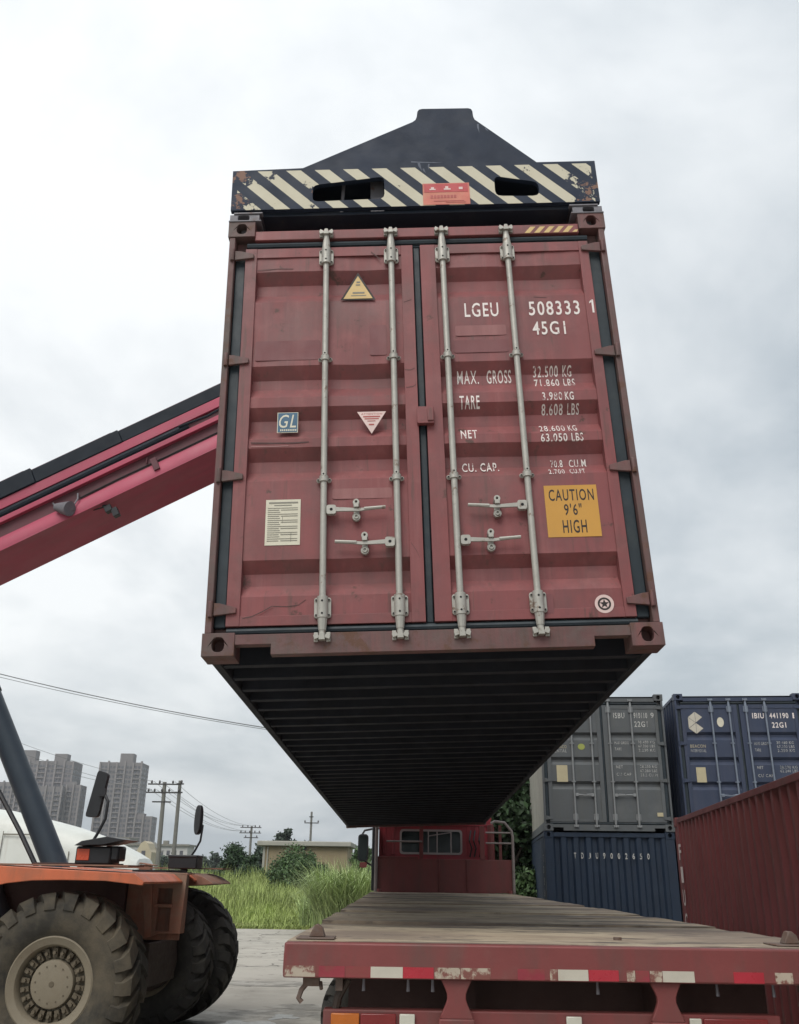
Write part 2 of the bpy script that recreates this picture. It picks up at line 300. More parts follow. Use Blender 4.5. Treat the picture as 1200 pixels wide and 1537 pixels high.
# ------------------------------------------------------------------ mesh helpers
class MB:
    def __init__(s): s.v = []; s.f = []
    def add(s, vs_, fs, M=None):
        o = len(s.v)
        for p in vs_:
            s.v.append(tuple(M @ Vector(p)) if M is not None else tuple(p))
        s.f.extend([tuple(i + o for i in f) for f in fs])
        return s
    def sheet(s, prof, a, b, n, sub, fn, axis='x'):
        """profile sheet subdivided n times along the extrusion and sub times per segment; fn(p)->p bends it"""
        pp = []
        for p, q in zip(prof, prof[1:]):
            for k in range(sub): pp.append((p[0] + (q[0] - p[0]) * k / sub, p[1] + (q[1] - p[1]) * k / sub))
        pp.append(prof[-1]); m = len(pp); vs_ = []
        for i in range(n + 1):
            t = a + (b - a) * i / n
            for p in pp:
                vs_.append(fn(Vector((t, p[0], p[1]) if axis == 'x' else (p[0], p[1], t))))
        return s.add(vs_, [(i * m + j, i * m + j + 1, (i + 1) * m + j + 1, (i + 1) * m + j) for i in range(n) for j in range(m - 1)])
    def box(s, x0, x1, y0, y1, z0, z1, M=None):
        return s.add([(x0, y0, z0), (x1, y0, z0), (x1, y1, z0), (x0, y1, z0), (x0, y0, z1), (x1, y0, z1), (x1, y1, z1), (x0, y1, z1)],
              [(0, 3, 2, 1), (4, 5, 6, 7), (0, 1, 5, 4), (1, 2, 6, 5), (2, 3, 7, 6), (3, 0, 4, 7)], M)
    def prism(s, pts, a, b, axis='y', M=None, holes=()):
        """outline in the plane across 'axis'; axis y: (x,z) points; x: (y,z); z: (x,y). Optional holes."""
        def P(p, t):
            return {'y': (p[0], t, p[1]), 'x': (t, p[0], p[1]), 'z': (p[0], p[1], t)}[axis]
        loops = [list(pts)] + [list(h) for h in holes]
        allp = [p for l in loops for p in l]; n = len(allp)
        tris = tessellate_polygon([[Vector((p[0], p[1], 0)) for p in l] for l in loops]) if (holes or len(pts) > 4) else None
        vs_ = [P(p, a) for p in allp] + [P(p, b) for p in allp]
        fs = []
        if tris is None:
            k = list(range(n)); fs.append(tuple(k)); fs.append(tuple(i + n for i in reversed(k)))
        else:
            for t in tris: fs.append(tuple(t)); fs.append((t[2] + n, t[1] + n, t[0] + n))
        o = 0
        for l in loops:
            m = len(l)
            for i in range(m):
                j = (i + 1) % m; fs.append((o + i, o + i + n, o + j + n, o + j))
            o += m
        return s.add(vs_, fs, M)
    def tube(s, pts, r, n=8, M=None, caps=True):
        pts = [Vector(p) for p in pts]; k = len(pts)
        rs = r if isinstance(r, (list, tuple)) else [r] * k
        vs_ = []; fs = []; prev = None
        for i, p in enumerate(pts):
            d = (pts[min(i + 1, k - 1)] - pts[max(i - 1, 0)]).normalized()
            if prev is None:
                up = Vector((0, 0, 1)) if abs(d.z) < 0.9 else Vector((1, 0, 0)); a = d.cross(up).normalized()
            else: a = (prev - d * prev.dot(d)).normalized()
            prev = a; b = d.cross(a)
            for q in range(n):
                t = 2 * math.pi * q / n; vs_.append(p + (a * math.cos(t) + b * math.sin(t)) * rs[i])
        for i in range(k - 1):
            for q in range(n):
                w = (q + 1) % n; fs.append((i * n + q, i * n + w, (i + 1) * n + w, (i + 1) * n + q))
        if caps: fs.append(tuple(range(n))[::-1]); fs.append(tuple((k - 1) * n + q for q in range(n)))
        return s.add(vs_, fs, M)
    def lathe(s, prof, n=32, M=None, close=False, caps=True):
        """prof: (r, h) about +Y axis"""
        k = len(prof); vs_ = []; fs = []
        for r, h in prof:
            for q in range(n):
                t = 2 * math.pi * q / n; vs_.append((r * math.cos(t), h, r * math.sin(t)))
        rng_i = k if close else k - 1
        for i in range(rng_i):
            i2 = (i + 1) % k
            for q in range(n):
                w = (q + 1) % n; fs.append((i * n + q, i * n + w, i2 * n + w, i2 * n + q))
        if not close and caps:
            if prof[0][0] > 1e-4: fs.append(tuple(range(n)))
            if prof[-1][0] > 1e-4: fs.append(tuple((k - 1) * n + q for q in range(n))[::-1])
        return s.add(vs_, fs, M)
    def strip(s, prof, a, b, axis='x', M=None):
        """open profile extruded along axis; axis x: (y,z) points; axis z: (x,y)"""
        def P(p, t): return (t, p[0], p[1]) if axis == 'x' else (p[0], p[1], t)
        k = len(prof)
        return s.add([P(p, a) for p in prof] + [P(p, b) for p in prof], [(i, i + 1, i + 1 + k, i + k) for i in range(k - 1)], M)
    def mesh(s, name, m, smooth=True, fix=True, ang=32):
        me = bpy.data.meshes.new(name); me.from_pydata(s.v, [], s.f); me.update()
        if fix:
            bm = bmesh.new(); bm.from_mesh(me); bmesh.ops.recalc_face_normals(bm, faces=bm.faces); bm.to_mesh(me); bm.free()
        if m: me.materials.append(m)
        if smooth:
            me.polygons.foreach_set('use_smooth', [True] * len(me.polygons))
            me.set_sharp_from_angle(angle=rad(ang))
        return me

def link(name, me, parent=None, M=None):
    o = bpy.data.objects.new(name, me); COL.objects.link(o)
    if parent is not None: o.parent = parent
    if M is not None: o.matrix_local = M
    return o
def part(name, mb, m, parent=None, label=None, bevel=0.0, smooth=True, M=None, seg=2):
    o = link(name, mb.mesh(name, m, smooth), parent, M)
    if label: o['label'] = label
    if bevel:
        b = o.modifiers.new('bevel', 'BEVEL'); b.width = bevel; b.segments = seg; b.limit_method = 'ANGLE'; b.angle_limit = rad(40)
        b.harden_normals = False
    return o
def tag(o, label=None, cat=None, group=None, kind=None):
    if label: o['label'] = label
    if cat: o['category'] = cat
    if group: o['group'] = group
    if kind: o['kind'] = kind
    return o
def thing(name, label, cat, M=None, group=None):
    o = bpy.data.objects.new(name, None); COL.objects.link(o); o.empty_display_size = 0.3
    if M is not None: o.matrix_world = M
    return tag(o, label, cat, group)
T = Matrix.Translation
def RZ(a): return Matrix.Rotation(a, 4, 'Z')

_glyph = {}
def text_mesh(s, bold=0.012, shear=0.0):
    k = (s, bold, shear)
    if k in _glyph: return _glyph[k]
    cu = bpy.data.curves.new('glyph', 'FONT'); cu.body = s; cu.resolution_u = 3; cu.offset = bold; cu.shear = shear; cu.space_character = 1.18
    o = bpy.data.objects.new('glyph', cu); COL.objects.link(o)
    dg = bpy.context.evaluated_depsgraph_get(); ev = o.evaluated_get(dg); me = ev.to_mesh()
    v = np.array([tuple(p.co) for p in me.vertices]); f = [tuple(p.vertices) for p in me.polygons]
    ev.to_mesh_clear(); bpy.data.objects.remove(o); bpy.data.curves.remove(cu)
    v[:, 0] -= v[:, 0].min(); v[:, 1] -= v[:, 1].min(); v[:, 0] /= v[:, 0].max(); v[:, 1] /= v[:, 1].max()
    _glyph[k] = (v, f); return _glyph[k]
def lettering(s, x0, x1, z0, z1, y, m, parent, depth=None, bold=0.012, shear=0.0, name='lettering', M=None, skew=0.0, breaks=()):
    """flat print facing -y, fitted to a box; depth(z) lays it on a profiled face"""
    v, f = text_mesh(s, bold, shear)
    me = bpy.data.meshes.new(name)
    me.from_pydata([(x0 + a * (x1 - x0) + skew * b, y, z0 + b * (z1 - z0)) for a, b, _ in v], [], f)
    bm = bmesh.new(); bm.from_mesh(me)
    for z in breaks:
        if z0 < z < z1:
            bmesh.ops.bisect_plane(bm, geom=bm.verts[:] + bm.edges[:] + bm.faces[:], plane_co=(0, 0, z), plane_no=(0, 0, 1), dist=1e-5)
    if depth:
        for q in bm.verts: q.co.y = y + depth(q.co.z)
    for fc in bm.faces:
        if fc.normal.y > 0: fc.normal_flip()
    bm.to_mesh(me); bm.free(); me.materials.append(m)
    o = link(name, me, parent, M); return o
def print_rows(rows, y, m, parent, name='print_lines', M=None, depth=None):
    mb = MB()
    for x0, x1, z0, z1 in rows:
        d = depth((z0 + z1) / 2) if depth else 0
        mb.box(x0, x1, y + d - 0.0008, y + d, z0, z1)
    return part(name, mb, m, parent, smooth=False, M=M)

def oval(cx, cz, rx, rz, n=14, pw=2.6):
    out = []
    for i in range(n):
        t = 2 * math.pi * i / n; c, s_ = math.cos(t), math.sin(t)
        out.append((cx + rx * math.copysign(abs(c) ** (2 / pw), c), cz + rz * math.copysign(abs(s_) ** (2 / pw), s_)))
    return out
def rrect(x0, x1, z0, z1, r, n=4):
    out = []
    for cx, cz, a0 in ((x1 - r, z1 - r, 0), (x0 + r, z1 - r, 90), (x0 + r, z0 + r, 180), (x1 - r, z0 + r, 270)):
        for i in range(n + 1):
            a = rad(a0 + 90 * i / n); out.append((cx + r * math.cos(a), cz + r * math.sin(a)))
    return out

# ------------------------------------------------------------------ setting: ground
def structure(name, mb, m, smooth=False):
    o = part(name, mb, m, smooth=smooth); o['kind'] = 'structure'; return o
g = MB(); g.add([(-1400, -200, 0), (1400, -200, 0), (1400, 1500, 0), (-1400, 1500, 0)], [(0, 1, 2, 3)])
structure('ground', g, M_GROUND)
fld = MB()
edge = [(-60 + i * 1.0, 34.2 + 0.35 * mnoise.noise(Vector((i * 0.37, 1.3, 0))) + 0.12 * mnoise.noise(Vector((i * 1.9, 4.3, 0)))) for i in range(80)]
vv = [(x, y, 0.004) for x, y in edge] + [(x * 14, 1490, 0.004) for x, y in edge]
fld.add(vv, [(i, i + 1, i + 81, i + 80) for i in range(79)])
structure('field', fld, M_FIELD)
def blob(cx, cy, rx, ry, z, seed, n=40, rough=0.35):
    pts = []
    for i in range(n):
        t = 2 * math.pi * i / n
        k = 1 + rough * mnoise.noise(Vector((math.cos(t) * 1.4 + seed, math.sin(t) * 1.4, seed * 0.7))) + 0.15 * mnoise.noise(Vector((math.cos(t) * 5 + seed, math.sin(t) * 5, 0)))
        pts.append((cx + rx * k * math.cos(t), cy + ry * k * math.sin(t), z))
    return MB().add(pts, [tuple(range(n))])
for cx, cy, rx, ry, sd_ in ((-1.75, 13.1, 1.15, 1.05, 1.0), (-0.9, 14.6, 0.8, 0.35, 4.0), (-2.2, 17.4, 0.9, 0.4, 8.2)):
    structure('damp_patch', blob(cx, cy, rx, ry, 0.004, sd_), M_WETRIM)
for cx, cy, rx, ry, sd_ in ((-1.85, 12.75, 0.30, 0.40, 2.0), (-1.45, 13.5, 0.16, 0.22, 5.0)):
    structure('puddle', blob(cx, cy, rx, ry, 0.008, sd_, rough=1.0), M_PUDDLE)

# ------------------------------------------------------------------ containers
W2 = 1.219
def casting_mb(front, sx, top, H):
    """corner casting block at one end; front faces -y"""
    x0, x1 = (-0.008, 0.166) if sx < 0 else (-0.166, 0.008)
    z0, z1 = (-0.004, 0.122)
    cx = (x0 + x1) / 2 + (0.0)
    mb = MB()
    mb.prism([(x0, z0), (x1, z0), (x1, z1), (x0, z1)], 0, 0.09, 'y', holes=[oval(cx, (z0 + z1) / 2, 0.034, 0.041)])
    mb.box(x0, x1, 0.09, 0.178, z0, z1)
    return mb
def corrugated(L, H0, H1, y0, pitch=0.278, depth=0.036, flat=0.072, slope=0.068):
    """profile along y for a side wall: list of (offset inward, y)"""
    pr = [(0.0, y0)]; y = y0 + 0.06
    n = int((L - 2 * y0 - 0.1) / pitch); y = y0 + (L - 2 * y0 - n * pitch) / 2
    for i in range(n):
        pr += [(0.0, y), (depth, y + slope), (depth, y + slope + flat), (0.0, y + 2 * slope + flat)]
        y += pitch
    pr.append((0.0, L - y0)); return pr

def make_container(name, label, M, L, H, P, PF, PS, bands, end='door', detail=True, rodm=None, group=None, under=True, rod_x=(-0.587, -0.171, 0.158, 0.576), handle_z=(0.815, 0.613)):
    root = thing(name, label, 'shipping container', M, group)
    # side walls
    for sx in (-1, 1):
        pr = corrugated(L, 0.16, H - 0.06, 0.13)
        sd_ = len(label) * 1.7 + sx
        def bend(p):
            k = mnoise.noise(Vector((p.y * 0.55, p.z * 0.9, sd_))) * 0.018 + mnoise.noise(Vector((p.y * 1.7, p.z * 1.9, sd_ + 9))) * 0.010
            p.x -= sx * max(0.0, k); return p
        mb = MB().sheet([(sx * (W2 - 0.006 - d), y) for d, y in pr], 0.15, H - 0.05, 8, 1, bend, 'z')
        me_ = mb.mesh('side_wall', PS, ang=18); link('side_wall', me_, root)
        part('bottom_side_rail', MB().box(*sorted((sx * (W2 - 0.002), sx * (W2 - 0.05))), 0.175, L - 0.175, 0.012, 0.16), M_UNDER if detail else PF, root, bevel=0.004)
        part('top_side_rail', MB().box(*sorted((sx * (W2 - 0.002), sx * (W2 - 0.06))), 0.175, L - 0.175, H - 0.075, H - 0.012), PF, root, bevel=0.004)
    # roof and far end
    pr = []
    y = 0.14
    while y < L - 0.15:
        pr += [(y, H - 0.020), (y + 0.06, H - 0.020), (y + 0.08, H - 0.036), (y + 0.15, H - 0.036), (y + 0.17, H - 0.020)]; y += 0.21
    part('roof', MB().strip(pr, -W2 + 0.05, W2 - 0.05, 'x'), P, root, smooth=False)
    def blank(yf, sgn):
        mb = MB(); pr = [(-1.06, yf)]; x = -1.055
        while x < 0.98:
            pr += [(x, yf), (x + 0.038, yf + sgn * 0.045), (x + 0.115, yf + sgn * 0.045), (x + 0.153, yf)]; x += 0.236
        pr.append((1.06, yf))
        mb.strip(pr, 0.14, H - 0.10, 'z')
        part('end_wall', mb, P, root, smooth=False)
        ya, yb = sorted((yf - sgn * 0.012, yf + sgn * 0.09))
        part('end_sill', MB().box(-1.05, 1.05, ya, yb, 0.0, 0.14), PF, root, bevel=0.004)
        part('end_header', MB().box(-1.05, 1.05, ya, yb, H - 0.10, H - 0.02), PF, root, bevel=0.004)
    blank(L - 0.03, -1)
    if end == 'blank': blank(0.03, 1)
    for sx in (-1, 1):
        for far in (0, 1):
            if end == 'door' and not far:
                mb = MB().box(*sorted((sx * (W2 - 0.002), sx * (W2 - 0.040))), 0.006, 0.14, 0.122, H - 0.122)
                mb.box(*sorted((sx * (W2 - 0.041), sx * (W2 - 0.115))), 0.075, 0.14, 0.122, H - 0.122)
            else:
                ya, yb = (0.006, 0.14) if not far else (L - 0.14, L - 0.006)
                mb = MB().box(*sorted((sx * (W2 - 0.002), sx * 1.055)), ya, yb, 0.122, H - 0.122)
            part('corner_post', mb, PF, root, bevel=0.005)
            for top in (0, 1):
                cm = casting_mb(True, sx, top, H).mesh('corner_casting', PF)
                MM = T((sx * W2, 0 if not far else L, (H - 0.118) if top else 0))
                if far: MM = MM @ Matrix.Scale(-1, 4, (0, 1, 0))
                o = link('corner_casting', cm, root, MM)
                bv = o.modifiers.new('bevel', 'BEVEL'); bv.width = 0.008; bv.segments = 2; bv.limit_method = 'ANGLE'; bv.angle_limit = rad(50)
                hole = MB().box(-0.07, 0.07, 0.0905 - 0.004, 0.0905 - 0.003, 0.01, 0.11)
    # underside
    floor = MB().box(-W2 + 0.05, W2 - 0.05, 0.1, L - 0.1, 0.152, 0.165); part('floor', floor, M_UNDER, root)
    if under:
        cmb = MB(); cmb.box(-W2 + 0.051, W2 - 0.051, -0.0025, 0.0025, 0.03, 0.150); cmb.box(-W2 + 0.051, W2 - 0.051, -0.0025, 0.06, 0.020, 0.030); cmb.box(-W2 + 0.051, W2 - 0.051, -0.006, -0.0026, 0.020, 0.034)
        cmb.box(-W2 + 0.051, W2 - 0.051, -0.0025, 0.045, 0.146, 0.151)
        cme = cmb.mesh('floor_crossmember', M_UNDER)
        n = int(L / 0.305); 
        for i in range(1, n):
            link('floor_crossmember', cme, root, T((0, i * L / n, 0)))
    if end != 'door': return root
    # door end
    hz = H - 0.145
    part('door_header', MB().box(-1.053, 1.053, 0.014, 0.12, hz, H - 0.072), P, root, bevel=0.004)
    sill = [(-1.053, 0.057), (-0.860, 0.057), (-0.860, 0.0), (0.858, 0.0), (0.858, 0.055), (1.053, 0.055), (1.053, 0.112), (-1.053, 0.112)]
    part('door_sill', MB().prism(sill, 0.006, 0.07), PF, root, bevel=0.004)
    mb = MB().box(-1.105, 1.105, 0.045, 0.075, hz - 0.062, hz); mb.tube([(-1.105, 0.045, hz - 0.028), (1.105, 0.045, hz - 0.028)], 0.022, 8)
    part('door_gasket', mb, M_GASKET, root)
    mb = MB().box(-1.105, 1.105, 0.045, 0.075, 0.112, 0.16); mb.tube([(-1.105, 0.043, 0.137), (1.105, 0.043, 0.137)], 0.018, 8)
    part('door_gasket', mb, M_GASKET, root)
    for x0, x1 in ((-1.178, -1.112), (-0.030, 0.014), (1.104, 1.178)):
        part('door_gasket', MB().box(x0, x1, 0.046, 0.08, 0.161, hz - 0.063), M_GASKET, root, bevel=0.008)
    z0d, z1d = 0.162, hz - 0.064
    def prof():
        pr = [(0.030, z0d)]
        for zt, h1, h2, zb in reversed(bands):
            pr += [(0.030, zb), (0.082, zb + h2 + 0.012), (0.082, zt - h1 + 0.01), (0.030, zt)]
        pr.append((0.030, z1d)); return pr
    pr = prof()
    def depth(z):
        for (ya, za), (yb, zb) in zip(pr, pr[1:]):
            if za <= z <= zb: return ya + (yb - ya) * (z - za) / max(zb - za, 1e-6)
        return 0.03
    breaks = [z for _, z in pr]
    doors = []
    for xa, xb, ja, jb in ((-1.110, -0.032, 0.074, 0.076), (0.016, 1.102, 0.096, 0.062)):
        mb = MB()
        mb.box(xa, xa + ja, 0.020, 0.101, z0d, z1d); mb.box(xb - jb, xb, 0.020, 0.101, z0d, z1d)
        mb.box(xa + ja, xb - jb, 0.102, 0.106, z0d, z1d)
        mb.box(xa + ja, xb - jb, 0.0221, 0.0309, z0d, z0d + 0.055); mb.box(xa + ja, xb - jb, 0.0222, 0.0309, z1d - 0.072, z1d)
        d = part('door', mb, P, root, smooth=False, bevel=0.003 if detail else 0)
        doors.append(d)
        def bend(p):
            k = mnoise.noise(Vector((p.x * 2.1 + xa * 7, p.z * 2.4, 3.1))) * 0.012 + mnoise.noise(Vector((p.x * 6.3, p.z * 6.0, 8.2))) * 0.004
            p.y += max(0.0, k); return p
        pn = MB().sheet(pr, xa + ja - 0.01, xb - jb + 0.01, 26, 3 if detail else 1, bend, 'x')
        link('door_panel', pn.mesh('door_panel', P, ang=14), d)
        sx = -1 if xa < 0 else 1
        for zz in (0.088, 0.364, 0.634, 0.907) if detail else (0.09, 0.36, 0.63, 0.9):
            zc_ = zz * (H - 0.0); hb = MB()
            xo = W2 - 0.043; xi = W2 - 0.165
            hb.prism([(sx * xo, zc_ - 0.036), (sx * xo, zc_ + 0.036), (sx * (xo - 0.03), zc_ + 0.034), (sx * xi, zc_ + 0.010), (sx * xi, zc_ - 0.022)], 0.004, 0.022)
            hb.tube([(sx * (W2 - 0.028), 0.000, zc_ - 0.045), (sx * (W2 - 0.028), 0.0, zc_ + 0.045)], 0.014, 8)
            part('hinge', hb, PF, d, bevel=0.003 if detail else 0)
    rm = rodm or M_GALV
    for i, x in enumerate(rod_x):
        rt = H - 0.118; ry = 0.0
        rod = part('locking_rod', MB().tube([(x, ry, 0.085), (x, ry, rt)], 0.0185, 12), rm, root)
        for zz, big in ((H - 0.30, 1), (H * 0.63, 0), (H * 0.349, 0), (0.25, 1)):
            b = MB()
            if big:
                sg = 1 if zz > 1 else -1
                b.prism(rrect(x - 0.046, x + 0.046, zz - 0.058, zz + 0.058, 0.012, 2), 0.008, 0.0195)
                b.tube([(x, ry, zz - 0.062), (x, ry, zz + 0.06)], 0.030, 12)
                b.tube([(x, ry, zz + sg * 0.06), (x, ry, zz + sg * 0.13)], [0.027, 0.021], 10)
                for dx in (-0.035, 0.035):
                    for dz in (-0.042, 0.042): b.tube([(x + dx, 0.008, zz + dz), (x + dx, 0.001, zz + dz)], 0.008, 6)
            else:
                b.prism(rrect(x - 0.043, x + 0.043, zz - 0.014, zz + 0.014, 0.012, 2), 0.010, 0.0195)
                b.tube([(x, ry, zz - 0.016), (x, ry, zz + 0.020)], 0.026, 12)
                for dx in (-0.033, 0.033): b.tube([(x + dx, 0.011, zz), (x + dx, 0.002, zz)], 0.008, 6)
                b.box(x - 0.012, x + 0.012, -0.026, 0.0, zz + 0.014, zz + 0.036)
            part('rod_bracket', b, rm, rod, bevel=0.002 if detail else 0)
            if detail:
                q = MB()
                if big:
                    for dx in (-0.035, 0.035):
                        for dz in (-0.042, 0.042): q.tube([(x + dx, 0.0012, zz + dz), (x + dx, 0.0003, zz + dz)], 0.0055, 6)
                    for dz in (-0.04, 0.03): q.tube([(x, -0.0295, zz + dz), (x, -0.0312, zz + dz)], 0.006, 6)
                else:
                    for dx in (-0.033, 0.033): q.tube([(x + dx, 0.0022, zz), (x + dx, 0.0012, zz)], 0.0055, 6)
                    q.tube([(x, -0.026, zz + 0.026), (x, -0.0272, zz + 0.026)], 0.0055, 6)
                part('rivet', q, M_HOLE, rod)['kind'] = 'stuff'
        for zz in (0.085, H - 0.118):
            sg = 1 if zz > 1 else -1
            k = MB()
            for s2 in (-1, 1):
                k.prism([(x + s2 * 0.010, zz - 0.006), (x + s2 * 0.040, zz - 0.018), (x + s2 * 0.046, zz + 0.004), (x + s2 * 0.038, zz + 0.022), (x + s2 * 0.020, zz + 0.010)], -0.024, 0.006)
                k.box(*sorted((x + s2 * 0.022, x + s2 * 0.044)), -0.005, 0.0135, zz - 0.026, zz + 0.026)
            k.prism([(x - 0.018, zz - 0.02), (x + 0.018, zz - 0.02), (x + 0.010, zz + 0.02), (x - 0.010, zz + 0.02)], -0.030, 0.010)
            part('cam_keeper', k, rm, rod, bevel=0.002 if detail else 0)
        if i in (0, 3): hz_ = handle_z[0]
        else: hz_ = handle_z[1]
        dr = 1 if i in (0, 2) else -1
        hb = MB()
        hb.prism(rrect(x + dr * 0.045 - 0.027, x + dr * 0.045 + 0.027, hz_ - 0.028, hz_ + 0.028, 0.012, 3), -0.024, 0.004)
        hb.prism([(x + dr * 0.07, hz_ - 0.012), (x + dr * 0.20, hz_ - 0.014), (x + dr * 0.35, hz_ + 0.002), (x + dr * 0.35, hz_ + 0.015), (x + dr * 0.20, hz_ + 0.004), (x + dr * 0.07, hz_ + 0.014)], -0.022, -0.012)
        hb.tube([(x + dr * 0.23, -0.018, hz_ + 0.001), (x + dr * 0.35, -0.018, hz_ + 0.0085)], 0.0105, 8)
        h = part('handle', hb, rm, rod, bevel=0.003 if detail else 0)
        if detail:
            part('rivet', MB().tube([(x + dr * 0.045, -0.0238, hz_), (x + dr * 0.045, -0.0252, hz_)], 0.009, 8), M_HOLE, rod)
            cx = x + dr * 0.185
            c = MB(); 
            c.prism(oval(cx, hz_ + 0.038, 0.019, 0.021, 12, 2), -0.030, 0.028, holes=[oval(cx, hz_ + 0.041, 0.007, 0.008, 8, 2)])
            c.box(cx - 0.016, cx + 0.016, 0.018, 0.0295, hz_ - 0.045, hz_ + 0.03)
            c.box(cx - 0.014, cx + 0.014, -0.032, -0.020, hz_ + 0.008, hz_ + 0.024)
            c.prism(oval(cx, hz_ - 0.041, 0.023, 0.024, 14, 2), -0.004, 0.020)
            c.prism(oval(cx, hz_ - 0.041, 0.014, 0.015, 12, 2), -0.012, -0.004, holes=[oval(cx, hz_ - 0.041, 0.008, 0.009, 10, 2)])
            part('handle_catch', c, rm, rod, bevel=0.0015)
    root['_tmp'] = 1; del root['_tmp']
    return root, doors, depth, breaks

# lifted container
M_C = T((0.1889, 4.67647, 1.10583 + CAM_H)) @ rzxy(-0.01536, -0.02403, -0.03765)
bands = [(2.508, 0.085, 0.070, 2.272), (1.801, 0.085, 0.070, 1.578), (1.511, 0.078, 0.062, 1.297), (1.240, 0.078, 0.062, 1.026), (0.540, 0.075, 0.065, 0.328)]
big, doors, dep, brk = make_container('shipping_container', 'large red high-cube container held up in the air under the black spreader', M_C, 12.192, 2.896,
                                      M_RED, M_RED_DARK, M_RED, bands)
dL, dR = doors
def let(s, x0, x1, z0, z1, **k): return lettering(s, x0, x1, z0, z1, -0.0015, M_WHITE_WORN if z1 - z0 < 0.07 else M_WHITE_PAINT, dR, dep, breaks=brk, **k)
let('LGEU', 0.280, 0.492, 2.122, 2.228); let('508333', 0.682, 1.000, 2.122, 2.228); part('lettering', MB().prism([(1.076, 2.126), (1.088, 2.126), (1.088, 2.224), (1.078, 2.224), (1.062, 2.206), (1.062, 2.196), (1.076, 2.206)], 0.0184, 0.0188), M_WHITE_PAINT, dR, smooth=False)
let('45G1', 0.694, 0.898, 1.978, 2.076)
let('MAX.', 0.214, 0.345, 1.668, 1.752, bold=0.002); let('GROSS', 0.394, 0.543, 1.668, 1.752, bold=0.006)
let('32.500', 0.678, 0.830, 1.704, 1.768); let('KG', 0.858, 0.912, 1.704, 1.768)
let('71.860', 0.680, 0.832, 1.630, 1.690); let('LBS', 0.858, 0.928, 1.630, 1.690)
let('TARE', 0.216, 0.336, 1.478, 1.557)
let('3.980', 0.712, 0.832, 1.512, 1.568); let('KG', 0.848, 0.900, 1.512, 1.568)
let('8.608', 0.706, 0.832, 1.438, 1.495); let('LBS', 0.860, 0.930, 1.438, 1.495)
let('NET', 0.213, 0.310, 1.268, 1.338)
let('28.600', 0.680, 0.830, 1.306, 1.364, bold=0.004); let('KG', 0.850, 0.900, 1.306, 1.364, bold=0.004)
let('63.050', 0.680, 0.835, 1.234, 1.288); let('LBS', 0.860, 0.928, 1.234, 1.288)
let('CU. CAP.', 0.212, 0.426, 1.063, 1.131)
let('70.8', 0.730, 0.800, 1.086, 1.138); let('CU.M', 0.838, 0.936, 1.086, 1.138)
let('2.700', 0.708, 0.800, 1.024, 1.066, bold=0.004); let('CU.FT', 0.830, 0.918, 1.024, 1.066, bold=0.004)
def plate(name, pts, y, m, parent, label=None, th=0.0012):
    return part(name, MB().prism(pts, y - th, y), m, parent, label, smooth=False)
cp = plate('caution_placard', [(0.668, 0.632), (0.968, 0.632), (0.968, 0.950), (0.668, 0.950)], 0.0292, M_YELLOW, dR, 'yellow placard reading CAUTION 9\'6" HIGH')
lettering('CAUTION', 0.692, 0.948, 0.853, 0.925, 0.0275, M_BLACK, dR); lettering("9'6\"", 0.772, 0.872, 0.763, 0.835, 0.0275, M_BLACK, dR)
lettering('HIGH', 0.755, 0.890, 0.655, 0.735, 0.0275, M_BLACK, dR)
plate('round_sticker', oval(0.934, 0.236, 0.052, 0.052, 28, 2), 0.0216, M_PINK_STK, dR)
mb = MB(); mb.prism(oval(0.934, 0.236, 0.036, 0.036, 24, 2), 0.0197, 0.0203, holes=[oval(0.934, 0.236, 0.026, 0.026, 20, 2)])
st = []
for i in range(10):
    a = math.pi / 2 + i * math.pi / 5; r = 0.027 if i % 2 == 0 else 0.011; st.append((0.934 + r * math.cos(a), 0.236 + r * math.sin(a)))
mb.prism(st, 0.0196, 0.0203); part('print_emblem', mb, M_BLACK, dR, smooth=False)
# left door stickers (over the corrugation: stand on the outer face)
yb_ = 0.028
plate('warning_triangle', [(-0.497, 2.272), (-0.275, 2.272), (-0.386, 2.482)], 0.0275, M_BLACK, dL, 'yellow triangle sticker with a black border')
plate('triangle_face', [(-0.478, 2.281), (-0.294, 2.281), (-0.386, 2.455)], 0.0258, M_PALEYEL, dL)
print_rows([(-0.42, -0.345, 2.318, 2.330), (-0.40, -0.372, 2.38, 2.39), (-0.395, -0.372, 2.40, 2.412), (-0.43, -0.335, 2.30, 2.306)], 0.0243, M_PRINT, dL)
plate('class_sticker', [(-0.869, 1.336), (-0.746, 1.336), (-0.746, 1.472), (-0.869, 1.472)], 0.0285, M_PLATE, dL)
plate('sticker_face', [(-0.865, 1.340), (-0.750, 1.340), (-0.750, 1.468), (-0.865, 1.468)], 0.0268, M_BLUE_STK, dL)
lettering('GL', -0.858, -0.757, 1.368, 1.456, 0.0252, M_PLATE, dL, shear=0.25, bold=0.004)
print_rows([(-0.85 + i * 0.011, -0.843 + i * 0.011, 1.346, 1.358) for i in range(9)], 0.0253, M_PLATE, dL)
plate('customs_triangle', [(-0.396, 1.464), (-0.224, 1.464), (-0.311, 1.316)], 0.0285, M_PINK_STK, dL, 'inverted pale pink triangle sticker with red print')
lettering('ATTENTION', -0.372, -0.248, 1.442, 1.454, 0.0268, M_RED_PRINT, dL)
print_rows([(-0.36, -0.26, 1.426, 1.434), (-0.352, -0.268, 1.412, 1.419), (-0.335, -0.288, 1.398, 1.403), (-0.327, -0.296, 1.372, 1.381)], 0.0268, M_RED_PRINT, dL)
plate('data_plate', [(-0.917, 0.626), (-0.720, 0.626), (-0.720, 0.904), (-0.917, 0.904)], 0.0285, M_PLATE, dL, 'cream data plate printed with rows of small text')
rows = [(-0.90, -0.735, 0.880, 0.889), (-0.87, -0.77, 0.866, 0.871)]
z = 0.850; k = 0
